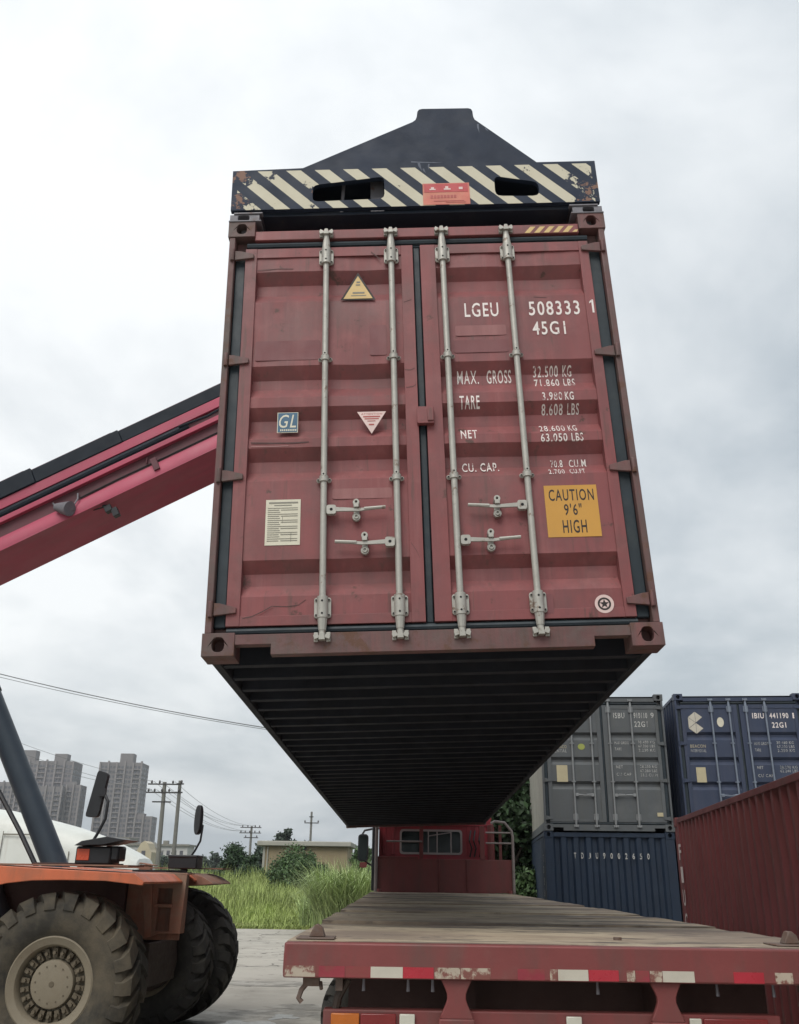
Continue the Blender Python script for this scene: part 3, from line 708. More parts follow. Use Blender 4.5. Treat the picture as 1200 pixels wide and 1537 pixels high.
while z > 0.64:
    if k % 3 == 1: rows += [(-0.905, -0.84, z, z + 0.004), (-0.83, -0.735, z, z + 0.004)]
    else: rows += [(-0.905, -0.735 - 0.05 * ((k * 7) % 3), z, z + 0.0035)]
    z -= 0.0125; k += 1
rows += [(-0.7725, -0.770, 0.645, 0.70), (-0.822, -0.820, 0.76, 0.80)]
print_rows(rows, 0.0266, M_PRINT, dL)
part('centre_lock_box', MB().prism(rrect(-0.042, 0.058, 1.356, 1.468, 0.008, 2), -0.014, 0.020).box(0.02, 0.055, -0.022, -0.014, 1.37, 1.455), M_RED, dR, bevel=0.004)
def scratch_crease(pts, w, y, par, m):
    mb = MB()
    for (xa, za), (xb, zb) in zip(pts, pts[1:]):
        mb.add([(xa, y, za - w / 2), (xb, y, zb - w / 2), (xb, y, zb + w / 2), (xa, y, za + w / 2)], [(0, 1, 2, 3)])
    return part('scratch_crease', mb, m, par, smooth=False)
M_GHOST = mat('faded_patch', (0.165, 0.056, 0.060), 0.6, var=0.12, scale=3, streak=((0.20, 0.075, 0.075), 0.45, 0.7, 1, 0.7))
M_GHOSTL = mat('faded_patch_pale', (0.27, 0.115, 0.112), 0.6, var=0.12, scale=3, streak=((0.20, 0.075, 0.075), 0.42, 0.68, 1, 0.8))
for d_, q, m_ in ((dR, (0.20, 0.535, 1.862, 1.952), M_GHOST), (dL, (-0.315, -0.212, 1.86, 2.08), M_GHOST), (dL, (-1.02, -0.62, 1.84, 1.98), M_GHOST), (dR, (0.215, 0.53, 1.985, 2.06), M_GHOSTL),
                  (dL, (-0.54, -0.20, 0.90, 0.965), M_GHOSTL), (dR, (0.60, 0.66, 0.19, 0.30), M_GHOST)):
    part('paint_patch', MB().prism(rrect(*q, 0.012, 3), 0.0288 if q[2] > 0.5 else 0.0212, 0.0292 if q[2] > 0.5 else 0.0217), m_, d_, smooth=False)
M_SCR_CREASE = mat('scratch_crease_dark', (0.075, 0.038, 0.036), 0.7, var=0.2, scale=20)
M_SCL = mat('scratch_pale', (0.34, 0.19, 0.18), 0.7, var=0.2, scale=20)
scratch_crease([(-1.02, 0.205), (-0.97, 0.215), (-0.92, 0.238), (-0.86, 0.272)], 0.006, 0.0215, dL, M_SCR_CREASE)
scratch_crease([(-0.86, 0.272), (-0.78, 0.268), (-0.72, 0.276), (-0.68, 0.305)], 0.004, 0.0285, dL, M_SCR_CREASE)
scratch_crease([(-1.02, 1.275), (-0.9, 1.27), (-0.78, 1.268), (-0.68, 1.272)], 0.008, 0.0285, dL, M_SCR_CREASE)  # dent crease: the dark shade of its fold painted as a strip
scratch_crease([(-1.02, 1.250), (-0.9, 1.247), (-0.80, 1.250)], 0.004, 0.0284, dL, M_SCL)
scratch_crease([(-1.03, 2.522), (-0.9, 2.530), (-0.80, 2.527)], 0.005, 0.0284, dL, M_SCR_CREASE)
scratch_crease([(-0.105, 1.745), (-0.07, 1.742), (-0.045, 1.755)], 0.004, 0.0188, dL, M_SCR_CREASE); scratch_crease([(-0.10, 1.62), (-0.06, 1.625), (-0.04, 1.64)], 0.004, 0.0188, dL, M_SCR_CREASE)
scratch_crease([(-0.10, 0.62), (-0.07, 0.57), (-0.055, 0.53)], 0.004, 0.0188, dL, M_SCR_CREASE); scratch_crease([(-0.10, 2.24), (-0.05, 2.26)], 0.004, 0.0188, dL, M_SCR_CREASE)
scratch_crease([(-0.30, 2.64), (-0.26, 2.60), (-0.24, 2.575)], 0.010, 0.0205, dL, M_SCR_CREASE)
scratch_crease([(0.72, 2.262), (0.80, 2.255)], 0.004, 0.0285, dR, M_SCR_CREASE); scratch_crease([(0.36, 1.02), (0.37, 0.96), (0.37, 0.90)], 0.004, 0.0285, dR, M_SCL)
# black and yellow strip on the header
for i in range(6):
    x = 0.70 + i * 0.062
    part('hazard_stripe', MB().prism([(x, 2.756), (x + 0.034, 2.756), (x + 0.075, 2.806), (x + 0.041, 2.806)] if i < 5 else [(x, 2.756), (x + 0.03, 2.756), (x + 0.04, 2.775), (x + 0.02, 2.775)], 0.0125, 0.0142), M_PALEYEL, big, smooth=False)

# ------------------------------------------------------------------ spreader (same frame as the container it grips)
sp = thing('spreader', 'black steel lifting spreader with striped end beam clamped on top of the raised red container', 'spreader', M_C)
outer = [(-1.221, 2.992), (1.216, 2.992), (1.217, 3.342), (0.826, 3.343), (0.431, 3.742), (0.422, 3.770), (0.419, 3.822), (0.410, 3.842), (0.391, 3.850),
         (0.070, 3.854), (0.048, 3.848), (0.036, 3.828), (0.030, 3.780), (0.020, 3.752), (0.0, 3.734), (-0.751, 3.342), (-1.222, 3.330)]
def poly_round(pts, r):
    out = []
    n = len(pts)
    for i in range(n):
        p = Vector(pts[i]).to_2d() if len(pts[i]) > 2 else Vector(pts[i]); a = Vector(pts[i - 1]); b = Vector(pts[(i + 1) % n])
        da = (a - p).normalized(); db = (b - p).normalized()
        for t in (0, 0.35, 0.65, 1):
            q0 = p + da * r * (1 - t); q1 = p + db * r * t
            out.append(tuple(q0 * (1 - t) + q1 * t if False else p + da * r * (1 - t) ** 2 + db * r * t ** 2))
    return out
hl = poly_round([(-0.683, 3.050), (-0.205, 3.062), (-0.205, 3.250), (-0.683, 3.190)], 0.04)
hr = poly_round([(0.530, 3.060), (0.822, 3.052), (0.822, 3.170), (0.530, 3.232)], 0.045)
end_p = part('end_beam', MB().prism(outer, 0.0, 0.035, holes=[hl, hr]), M_HAZ, sp, 'end plate with cream and black diagonal stripes', bevel=0.004)
part('end_beam_box', MB().box(-1.20, 1.20, 0.26, 0.33, 2.97, 3.33).box(-1.20, -0.72, 0.036, 0.259, 2.97, 3.0).box(-1.2, 1.2, 0.036, 0.26, 2.965, 2.990).box(-1.2, 1.2, 0.036, 0.26, 3.30, 3.328), M_STEEL_BLK, sp, bevel=0.004)
part('hose_guide', MB().tube([(-0.50, 0.10, 2.99), (-0.48, 0.10, 3.31)], 0.012, 8).box(-0.30, -0.21, 0.10, 0.2, 2.99, 3.30), M_GREYST, sp)
for sx in (-1, 1):
    mb = MB(); xo, xi = sx * 1.225, sx * 1.03
    mb.prism([(min(xo, xi), 2.905), (max(xo, xi), 2.905), (max(xo, xi), 2.965), (min(xo, xi), 2.965)], 0.012, 0.20, holes=[oval(sx * 1.135, 2.938, 0.038, 0.022, 12, 4)])
    mb.box(*sorted((sx * 1.015, sx * 1.228)), -0.006, 0.20, 2.894, 2.905); mb.box(*sorted((sx * 1.01, sx * 1.20)), 0.004, 0.2, 2.965, 2.978)
    part('twistlock_housing', mb, M_GREYST, sp, bevel=0.003)
    part('twistlock', MB().tube([(sx * 1.135, 0.09, 2.84), (sx * 1.135, 0.09, 3.0)], 0.03, 10), M_GREYST, sp)
pl = part('notice_plate', MB().box(0.050, 0.360, -0.003, -0.0002, 2.996, 3.177), mat('notice_pink', (0.50, 0.135, 0.095), 0.5, var=0.15, scale=8, dirt=((0.5, 0.27, 0.16), 0.45, 0.7, 6, 0.6)), sp, 'faded red notice plate')
print_rows([(0.06, 0.35, 3.100, 3.170)], -0.0035, mat('notice_red', (0.42, 0.045, 0.05), 0.5, var=0.12, scale=9), pl)
print_rows([(0.095, 0.135, 3.118, 3.128), (0.105, 0.125, 3.128, 3.142), (0.19, 0.235, 3.118, 3.13), (0.20, 0.22, 3.13, 3.148), (0.29, 0.315, 3.12, 3.14)], -0.0047, M_PINK_STK, pl)
print_rows([(0.10 + i * 0.022, 0.116 + i * 0.022, 3.050, 3.074) for i in range(8)] + [(0.12, 0.32, 3.022, 3.028), (0.2, 0.33, 3.010, 3.015)], -0.0037, M_RED_PRINT, pl)
# cut-off sling marks / bolted bracket on the gable
scf = MB()
for q0, q1, w in (((-0.02, 3.372), (0.20, 3.358), 0.010), ((0.03, 3.37), (0.05, 3.29), 0.016), ((0.10, 3.35), (0.095, 3.30), 0.010), ((0.06, 3.31), (0.075, 3.27), 0.012), ((0.45, 3.70), (0.455, 3.62), 0.012), ((0.50, 3.66), (0.52, 3.63), 0.008)):
    d_ = (Vector(q1) - Vector(q0)).normalized(); nn = Vector((-d_.y, d_.x)) * w * 0.5
    q0 = Vector(q0); q1 = Vector(q1)
    scf.prism([tuple(q0 - nn), tuple(q0.lerp(q1, 0.4) - nn * 1.4), tuple(q1), tuple(q0 + nn)], -0.0008, -0.0001)
part('scuff_mark', scf, mat('scuffed_paint', (0.10, 0.115, 0.15), 0.7, var=0.3, scale=20), end_p, smooth=False)
for x in (-0.28, 0.62):
    part('telescopic_beam', MB().box(x - 0.16, x + 0.16, 0.34, 11.85, 3.06, 3.42), M_STEEL_BLK, sp, bevel=0.01)
part('main_frame', MB().box(-0.75, 1.05, 3.9, 8.2, 3.02, 3.52).box(-0.3, 0.65, 5.2, 7.0, 3.52, 3.75), M_STEEL_BLK, sp, bevel=0.01)
part('far_end_beam', MB().box(-1.2, 1.2, 11.86, 12.19, 2.92, 3.33), M_STEEL_BLK, sp, bevel=0.01)
part('rotator', MB().tube([(0.05, 6.1, 3.75), (0.05, 6.1, 4.15)], 0.42, 28), M_STEEL_BLK, sp)

# ------------------------------------------------------------------ reach stacker
SA = -0.075
MS = T((-2.98, 11.2, 0)) @ RZ(SA)
rs = thing('reach_stacker', 'orange reach stacker at the left with a crimson boom rising behind the lifted container', 'reach stacker', MS)
def tyre_mb(R=0.79, Wd=0.50, lugs=22, rim=0.385):
    mb = MB(); h = Wd / 2
    prof = [(rim, -h * 0.72), (rim + 0.03, -h * 0.86), (rim + 0.12, -h * 1.0), (R - 0.19, -h * 1.03), (R - 0.11, -h * 0.97), (R - 0.072, -h * 0.83), (R - 0.060, -h * 0.5), (R - 0.058, 0)]
    prof = prof + [(r, -w) for r, w in reversed(prof[:-1])]
    mb.lathe(prof, 56, caps=False)
    path = [(R, 0.02), (R - 0.003, h * 0.5), (R - 0.012, h * 0.90), (R - 0.075, h * 1.06), (R - 0.155, h * 1.07)]
    base = [(R - 0.064, 0.02), (R - 0.066, h * 0.5), (R - 0.080, h * 0.80), (R - 0.12, h * 0.92), (R - 0.165, h * 0.98)]
    for side in (-1, 1):
        for k in range(lugs):
            a0 = 2 * math.pi * (k + (0.5 if side > 0 else 0)) / lugs
            vs_ = []
            for (r, w), (rb, wb) in zip(path, base):
                sk = 0.20 * (w / h) * (-1); wd = (0.105 if w < h * 0.95 else 0.085) * (1.0)
                for rr, ww, e in ((r, w, wd * 0.86), (rb, wb, wd * 1.12)):
                    for sg in (-1, 1):
                        a = a0 + sk + sg * e; vs_.append((rr * math.cos(a), side * ww, rr * math.sin(a)))
            fs = []
            for i in range(len(path) - 1):
                o = i * 4; n_ = o + 4
                fs += [(o, o + 1, n_ + 1, n_), (o, n_, n_ + 2, o + 2), (o + 1, o + 3, n_ + 3, n_ + 1)]
            fs += [(0, 2, 3, 1)]; e = (len(path) - 1) * 4; fs += [(e, e + 1, e + 3, e + 2)]
            mb.add(vs_, fs)
    return mb
tyre_me = tyre_mb().mesh('tyre', M_TYRE, ang=40)
tyre_dk = tyre_mb().mesh('tyre', M_TYRE_DK, ang=40)
rim_me = MB().lathe([(0.405, -0.175), (0.412, -0.205), (0.395, -0.215), (0.375, -0.205), (0.335, -0.190), (0.318, -0.165), (0.312, -0.09), (0.30, -0.075), (0.0, -0.075)], 48, caps=False).mesh('rim', M_RIM)
hub_me = MB().lathe([(0.0, -0.155), (0.175, -0.155), (0.198, -0.148), (0.205, -0.13), (0.205, -0.07)], 40).mesh('hub', M_RIM)
nut = MB()
for i in range(22):
    a = 2 * math.pi * i / 22; Mx = Matrix.Rotation(a, 4, 'Y')
    nut.box(0.222, 0.300, -0.135, -0.07, -0.021, 0.021, Mx); nut.tube([(0.262, -0.135, 0), (0.262, -0.165, 0)], 0.017, 6, Mx)
nut_me = nut.mesh('wheel_clamp', M_RIM_D)
bolt = MB()
for i in range(12):
    a = 2 * math.pi * i / 12
    bolt.tube([(0.155 * math.cos(a), -0.154, 0.155 * math.sin(a)), (0.155 * math.cos(a), -0.160, 0.155 * math.sin(a))], 0.008, 6)
bolt.lathe([(0, -0.160), (0.022, -0.160), (0.026, -0.154)], 14)
bolt_me = bolt.mesh('hub_bolt', M_RIM_D)
def wheel(parent, x, y, z, face, tm, sc_=1.0, spin=0.0, full=True):
    Mw = T((x, y, z)) @ (RZ(math.pi) if face > 0 else Matrix.Identity(4)) @ Matrix.Rotation(spin, 4, 'Y') @ Matrix.Scale(sc_, 4)
    w = bpy.data.objects.new('wheel', None); COL.objects.link(w); w.parent = parent; w.matrix_local = Mw
    link('tyre', tm, w); link('rim', rim_me, w)
    if full:
        link('hub', hub_me, w); link('wheel_clamp', nut_me, w)['kind'] = 'stuff'; link('hub_bolt', bolt_me, w)['kind'] = 'stuff'
    return w
wheel(rs, 0, -1.765, 0.79, -1, tyre_me, spin=0.1); 
wheel(rs, 0.02, 1.82, 0.79, 1, tyre_dk, spin=0.2); wheel(rs, -0.07, 1.06, 0.765, -1, tyre_dk, 0.965, spin=0.45)
wheel(rs, -6.0, -1.5, 0.79, -1, tyre_me, spin=0.7); wheel(rs, -6.0, 1.5, 0.79, 1, tyre_dk, spin=0.2)
ax = MB(); ax.tube([(0, -1.0, 0.79), (0, 1.0, 0.79)], 0.22, 16)
for s_ in (-1, 1):
    ax.tube([(0, s_ * 0.72, 0.79), (0, s_ * 0.93, 0.79)], 0.34, 20)
    for i in range(10):
        a = i * math.pi / 5; ax.tube([(0.29 * math.cos(a), s_ * 0.70, 0.79 + 0.29 * math.sin(a)), (0.29 * math.cos(a), s_ * 0.74, 0.79 + 0.29 * math.sin(a))], 0.03, 6)
ax.box(0.15, 0.42, -0.5, 0.5, 0.62, 1.05)
part('front_axle', ax, M_HUB, rs, bevel=0.01)
part('rear_axle', MB().tube([(-6, -1.3, 0.79), (-6, 1.3, 0.79)], 0.2, 14), M_HUB, rs)
# chassis
ch = MB(); ch.box(-7.2, 0.05, -0.78, -0.60, 0.72, 1.66); ch.box(-7.2, 0.05, 0.60, 0.78, 0.72, 1.66); ch.box(-7.2, 0.0, -0.6, 0.6, 0.70, 0.82)
ch.box(-7.0, 0.2, -0.6, 0.6, 1.50, 1.60)
part('chassis', ch, M_ORANGE_D, rs, bevel=0.01)
# front block with step openings
fb = MB()
fb.prism([(0.24, 1.09), (0.50, 1.13), (0.62, 1.168), (0.84, 1.168), (0.86, 1.735), (0.24, 1.745)], -0.86, -0.80,
         holes=[[(0.565, 1.45), (0.72, 1.45), (0.72, 1.60), (0.565, 1.60)], [(0.575, 1.19), (0.72, 1.19), (0.72, 1.415), (0.575, 1.415)]])
fb.box(0.24, 0.80, -0.74, -0.72, 1.10, 1.73); fb.box(0.24, 0.27, -0.80, -0.74, 1.1, 1.73); fb.box(0.81, 0.845, -0.799, -0.72, 1.17, 1.73)
fb.box(0.05, 0.40, -0.719, 0.82, 1.12, 1.73); fb.box(0.06, 0.86, -0.84, -0.70, 1.736, 1.752); fb.box(0.06, 0.46, -0.699, 0.84, 1.736, 1.752)
fb.box(0.55, 0.74, -0.88, -0.745, 1.417, 1.448)
part('front_frame', fb, M_ORANGE_D, rs, 'dusty orange front frame with two step openings', bevel=0.004)
part('frame_rib', MB().prism([(0.30, 1.73), (0.50, 1.73), (0.54, 1.14), (0.48, 1.12), (0.43, 1.45)], -0.885, -0.86), M_ORANGE_D, rs, bevel=0.004)
part('inner_wheel_arch', MB().box(-0.95, 0.24, -0.80, -0.78, 1.0, 1.72).prism([(-1.1, 1.0), (0.24, 1.0), (0.24, 1.66), (-1.1, 1.66)], -0.93, -0.90), M_TRAIL_DK, rs)
def fender(sy):
    mb = MB(); sh = 0.0 if sy < 0 else -0.36
    yo, yi = sy * 2.10, sy * 0.86
    arch = [(0.81, 1.640), (0.82, 1.668), (0.72, 1.742), (-0.2, 1.775), (-0.75, 1.80), (-1.35, 1.80), (-1.45, 1.60), (-1.35, 1.30), (-1.20, 1.30), (-1.12, 1.42), (-0.95, 1.52), (-0.72, 1.59),
            (-0.50, 1.640), (-0.25, 1.668), (0.05, 1.676), (0.45, 1.674)]
    arch = [(a + sh, b) for a, b in arch]
    mb.prism(arch, *sorted((yo, yo - sy * 0.03)))
    y2 = yo - sy * 0.031
    top = [(0.82, 1.668), (0.72, 1.742), (-0.2, 1.775), (-0.75, 1.80), (-1.35, 1.80), (-1.345, 1.78), (-0.75, 1.78), (-0.2, 1.755), (0.71, 1.722), (0.81, 1.65)]
    mb.prism([(a + sh, b) for a, b in top], *sorted((y2, yi)))
    f = part('fender', mb, M_ORANGE, rs, bevel=0.006)
    part('fender_edge', MB().box(-1.34, 0.62, *sorted((yo - sy * 0.10, yo - sy * 0.55)), 1.801, 1.815), M_ORANGE_D, f)
fender(-1); fender(1)
part('fender_tip', MB().prism([(0.36, 1.60), (0.66, 1.625), (0.645, 1.645), (0.52, 1.712), (0.40, 1.742), (0.34, 1.74)], 0.95, 1.9), M_ORANGE_D, rs, bevel=0.006)
# engine deck and cab at the rear (left of the picture)
part('engine_hood', MB().prism([(-7.0, 1.67), (-3.4, 1.67), (-3.2, 2.3), (-3.6, 2.55), (-7.0, 2.55)], -0.75, -0.45).prism([(-7.0, 1.67), (-3.4, 1.67), (-3.2, 2.3), (-3.6, 2.55), (-7.0, 2.55)], 0.45, 0.75), M_ORANGE, rs, bevel=0.02)
part('counterweight', MB().prism([(-8.3, 0.75), (-7.2, 0.65), (-7.2, 2.6), (-7.9, 2.6), (-8.3, 2.2)], -1.5, 1.5), M_ORANGE, rs, bevel=0.05)
cb = MB()
for xx in (-5.6, -4.05):
    for yy in (-2.0, -0.75): cb.box(xx - 0.05, xx + 0.05, yy - 0.05, yy + 0.05, 1.7, 3.35)
cb.box(-5.7, -3.95, -2.1, -0.65, 3.35, 3.48); cb.box(-5.7, -3.95, -2.1, -0.65, 1.55, 1.75)
cab_ = part('cab', cb, M_ORANGE, rs, bevel=0.02)
part('window', MB().box(-5.56, -4.10, -2.03, -2.01, 1.75, 3.35).box(-4.06, -4.03, -1.96, -0.8, 1.75, 3.35).box(-5.62, -5.6, -1.96, -0.8, 1.75, 3.35), M_GLASS, cab_)
# boom
TH = math.atan(0.525); 
MBM = T((-2.0, -0.07, 5.59)) @ Matrix.Rotation(-TH, 4, 'Y') @ Matrix.Scale(0.84, 4, (0, 1, 0))          # local x along the boom, z up across it, bottom edge at z=0
BE = 4.6
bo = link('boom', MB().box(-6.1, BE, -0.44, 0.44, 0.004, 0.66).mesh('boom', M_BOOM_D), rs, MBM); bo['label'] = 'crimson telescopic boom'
for s_ in (-1, 1):
    y0_, y1_ = s_ * 0.441, s_ * 0.50
    part('lower_flange', MB().add([(-6.1, y0_, 0.0), (BE, y0_, 0.0), (BE, y1_, 0.0), (-6.1, y1_, 0.0), (-6.1, y1_, 0.09), (BE, y1_, 0.09), (BE, y0_, 0.185), (-6.1, y0_, 0.185)],
           [(0, 1, 2, 3), (3, 2, 5, 4), (4, 5, 6, 7), (0, 3, 4, 7), (1, 6, 5, 2), (0, 7, 6, 1)]), M_BOOM, bo)
    part('upper_ledge', MB().box(-6.0, BE, *sorted((s_ * 0.52, s_ * 0.441)), 0.345, 0.415), M_BOOM, bo, bevel=0.006)
    part('pipe', MB().tube([(-6.0, s_ * 0.475, 0.476), (2.72, s_ * 0.475, 0.476)], 0.050, 10), M_PIPE, bo)
    part('upper_flange', MB().box(-6.0, BE, *sorted((s_ * 0.50, s_ * 0.441)), 0.535, 0.67), M_BOOM, bo, bevel=0.006)
part('bottom_plate', MB().box(-6.1, BE, -0.50, 0.50, -0.022, -0.001), M_BOOM, bo)
for xa, xb, w_, t_ in ((-6.0, 0.62, 0.53, 0.905), (0.621, 1.85, 0.515, 0.875), (1.851, BE - 0.1, 0.505, 0.855)):
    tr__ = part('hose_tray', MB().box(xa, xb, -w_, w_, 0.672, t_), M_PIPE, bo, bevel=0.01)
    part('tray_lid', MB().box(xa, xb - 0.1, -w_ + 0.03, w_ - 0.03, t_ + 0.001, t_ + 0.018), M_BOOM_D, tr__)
part('hose', MB().tube([(2.6, -0.53, 0.50), (3.0, -0.53, 0.46), (3.5, -0.53, 0.51), (4.4, -0.53, 0.47)], 0.016, 6), M_PIPE, bo)
lampb = MB(); lampb.tube([(0.75, -0.52, 0.20), (0.85, -0.56, 0.11), (0.92, -0.60, 0.05)], [0.05, 0.085, 0.10], 14); lampb.tube([(0.72, -0.46, 0.30), (0.75, -0.52, 0.20)], 0.014, 6)
lampb.tube([(0.92, -0.56, 0.05), (1.04, -0.50, 0.18), (1.06, -0.47, 0.27)], 0.012, 6)
part('work_lamp', lampb, M_GREYST, bo)
part('cable', MB().tube([(1.06, -0.46, 0.20), (1.6, -0.447, 0.215), (2.4, -0.447, 0.21), (4.4, -0.447, 0.205)], 0.010, 5), M_BLK_PLASTIC, bo)
part('cable_bracket', MB().box(2.08, 2.16, -0.53, -0.44, 0.06, 0.24).tube([(2.02, -0.46, 0.24), (2.06, -0.46, 0.33)], 0.012, 6), M_BOOM_D, bo, bevel=0.005)
lamp2 = MB(); lamp2.tube([(1.28, -0.40, -0.02), (1.33, -0.40, -0.06)], 0.02, 6); lamp2.box(1.29, 1.38, -0.45, -0.35, -0.15, -0.06)
lamp2.box(1.36, 1.44, -0.44, -0.34, -0.25, -0.13); lamp2.tube([(1.15, -0.4, -0.022), (1.30, -0.4, -0.05)], 0.01, 6)
part('work_lamp', lamp2, M_BLK_PLASTIC, bo, bevel=0.008)
part('inner_boom', MB().box(4.6, 5.6, -0.37, 0.37, 0.10, 0.62), M_BOOM, bo, bevel=0.01)
# boom head hanging down to the rotator
nose = MB()
for s_ in (-0.30, 0.30): nose.prism([(2.75, 8.15), (3.25, 8.15), (3.45, 8.9), (2.9, 9.0)], s_ - 0.04, s_ + 0.04)
nose.box(2.95, 3.35, -0.33, 0.33, 7.2, 8.2); nose.tube([(3.22, 0.0, 6.86), (3.22, 0.0, 7.25)], 0.40, 24)
part('boom_head', nose, M_STEEL_BLK, rs, bevel=0.015)
# lift cylinders
for s_ in (1, -1):
    cy_ = MB(); b0 = Vector((-1.02, s_ * 1.0, 1.18)); t0 = Vector((-3.22, s_ * 0.78, 5.05))
    d = (t0 - b0)
    cy_.tube([b0, b0 + d * 0.72], 0.150, 24)
    cyl = part('lift_cylinder', cy_, M_CYL, rs)
    part('cylinder_rod', MB().tube([b0 + d * 0.70, t0], 0.09, 18), M_ROD_GREY, cyl)
    part('cylinder_seal', MB().tube([b0 + d * 0.715, b0 + d * 0.74], 0.165, 22), M_PIPE, cyl)
part('trunnion', MB().tube([(-3.22, -0.95, 5.05), (-3.22, 0.95, 5.05)], 0.10, 14).tube([(-1.02, -1.2, 1.18), (-1.02, 1.2, 1.18)], 0.09, 12), M_GREYST, rs)
part('boom_pivot', MB().prism([(-7.0, 1.6), (-6.0, 1.6), (-6.3, 3.3), (-6.7, 3.5), (-7.0, 3.3)], -0.62, -0.5).prism([(-7.0, 1.6), (-6.0, 1.6), (-6.3, 3.3), (-6.7, 3.5), (-7.0, 3.3)], 0.5, 0.62), M_ORANGE, rs, bevel=0.01)
part('hose', MB().tube([(-1.75, -0.3, 2.75), (-1.25, -0.4, 2.15), (-0.95, -0.5, 1.78), (-0.9, -0.5, 1.6)], 0.028, 8), M_BLK_PLASTIC, rs)
# near lamp and mirror on the fender
lb = MB(); lb.box(-0.03, 0.33, -1.72, -1.44, 1.815, 1.985); lb.box(0.25, 0.40, -1.70, -1.48, 1.85, 1.99)
l1 = part('headlamp', lb, M_BLK_PLASTIC, rs, bevel=0.02)
part('lamp_hood', MB().prism([(-0.02, 1.988), (0.28, 2.00), (0.50, 2.045), (0.30, 2.075), (0.05, 2.03)], -1.80, -1.40), M_BLK_PLASTIC, l1, bevel=0.004)
part('lens', MB().box(-0.01, 0.115, -1.728, -1.72, 1.855, 1.96), M_LENS_OR, l1, bevel=0.006)
part('lamp_foot', MB().box(-0.45, 0.32, -1.70, -1.30, 1.80, 1.83).box(0.05, 0.28, -1.66, -1.46, 1.79, 1.84), M_TRAIL_DK, rs, bevel=0.004)
mi = part('side_mirror', MB().prism(poly_round([(-0.075, 2.27), (0.060, 2.265), (0.115, 2.70), (0.000, 2.735)], 0.035), -1.50, -1.44), M_BLK_PLASTIC, rs, bevel=0.012)
part('mirror_stalk', MB().tube([(0.0, -1.55, 1.80), (0.03, -1.54, 1.98), (0.09, -1.53, 2.10), (0.155, -1.53, 2.25), (0.16, -1.53, 2.42), (0.10, -1.50, 2.50)], 0.016, 8).box(0.05, 0.12, -1.53, -1.50, 2.47, 2.55), M_BLK_PLASTIC, mi)
part('mirror_glass', MB().prism(poly_round([(-0.06, 2.29), (0.05, 2.285), (0.10, 2.685), (0.01, 2.715)], 0.03), -1.439, -1.435), M_MIRROR, mi)
# far lamp box and mirror
part('headlamp', MB().box(0.0, 0.37, 1.18, 1.45, 1.80, 1.955).box(-0.01, 0.38, 1.17, 1.46, 1.93, 1.965).tube([(0.18, 1.3, 1.72), (0.18, 1.3, 1.80)], 0.05, 8), M_BLK_PLASTIC, rs, bevel=0.012)
mi = part('side_mirror', MB().prism(oval(0.29, 2.40, 0.075, 0.185, 20, 2.4), 1.30, 1.35, M=T((0.29, 1.3, 0)) @ RZ(-0.75) @ T((-0.29, -1.3, 0))), M_BLK_PLASTIC, rs, bevel=0.012)
part('mirror_stalk', MB().tube([(0.24, 1.3, 1.93), (0.30, 1.3, 2.02), (0.36, 1.3, 2.14), (0.375, 1.3, 2.33), (0.31, 1.31, 2.36)], 0.014, 8), M_BLK_PLASTIC, mi)
part('rubber_flap', MB().box(0.33, 0.345, 0.9, 1.1, 1.73, 1.76).box(0.1, 0.5, -0.4, 0.3, 1.756, 1.78), M_BLK_PLASTIC, rs)

# ------------------------------------------------------------------ white machine behind the stacker
wm = thing('parked_machine', 'white machine with a rounded sloping engine hood parked beyond the orange reach stacker', 'machine', T((-9.0, 22.0, 0)))
prof = [(-5.0, 3.25), (-3.0, 3.23), (-1.2, 3.16), (0.18, 3.02), (0.72, 2.91), (1.3, 2.79), (1.79, 2.675), (2.33, 2.51), (2.77, 2.32), (3.1, 2.17), (3.33, 2.04), (3.40, 1.9)]
hw = MB(); n = 10; rows_ = []
for x, zt in prof:
    hwid = 0.85; ring = []
    for i in range(n + 1):
        a = math.pi * i / n; c_, s_ = math.cos(a), math.sin(a)
        ring.append((x, -hwid * math.copysign(abs(c_) ** 0.5, c_), 1.15 + (zt - 1.15) * abs(s_) ** 0.35))
    rows_.append(ring)
vs_ = [p for r in rows_ for p in r]; fs = []
for i in range(len(rows_) - 1):
    for j in range(n): fs.append((i * (n + 1) + j, i * (n + 1) + j + 1, (i + 1) * (n + 1) + j + 1, (i + 1) * (n + 1) + j))
fs.append(tuple((len(rows_) - 1) * (n + 1) + j for j in range(n + 1))); fs.append(tuple(range(n + 1))[::-1])
hw.add(vs_, fs)
hood = part('engine_hood', hw, M_WHITE, wm)
part('panel_seam', MB().box(0.35, 0.362, -0.856, -0.84, 1.3, 2.55).box(1.85, 1.865, -0.856, -0.84, 1.3, 2.15).box(2.15, 2.162, -0.856, -0.84, 1.3, 2.10).box(0.35, 1.0, -0.858, -0.845, 2.47, 2.50), M_PRINT, hood)
part('chassis', MB().box(-5, 3.0, -0.8, 0.8, 0.8, 1.15), M_TRAIL_DK, wm)
part('tail_lamp', MB().box(3.4, 3.65, -0.7, -0.5, 1.72, 1.90).prism([(3.4, 1.95), (3.75, 1.90), (3.72, 1.88), (3.4, 1.92)], -0.75, -0.45), M_ORANGE_D, wm, bevel=0.01)
for x in (-3.8, 1.6):
    for s_ in (-1, 1): wheel(wm, x, s_ * 0.95, 0.66, s_, tyre_dk, 0.83)
vb = MB()
for x in (0.52, 0.60, 0.75, 0.82): vb.box(x, x + 0.04, -0.3, -0.22, 2.74, 2.90)
part('vent_stub', vb, M_WHITE, wm)

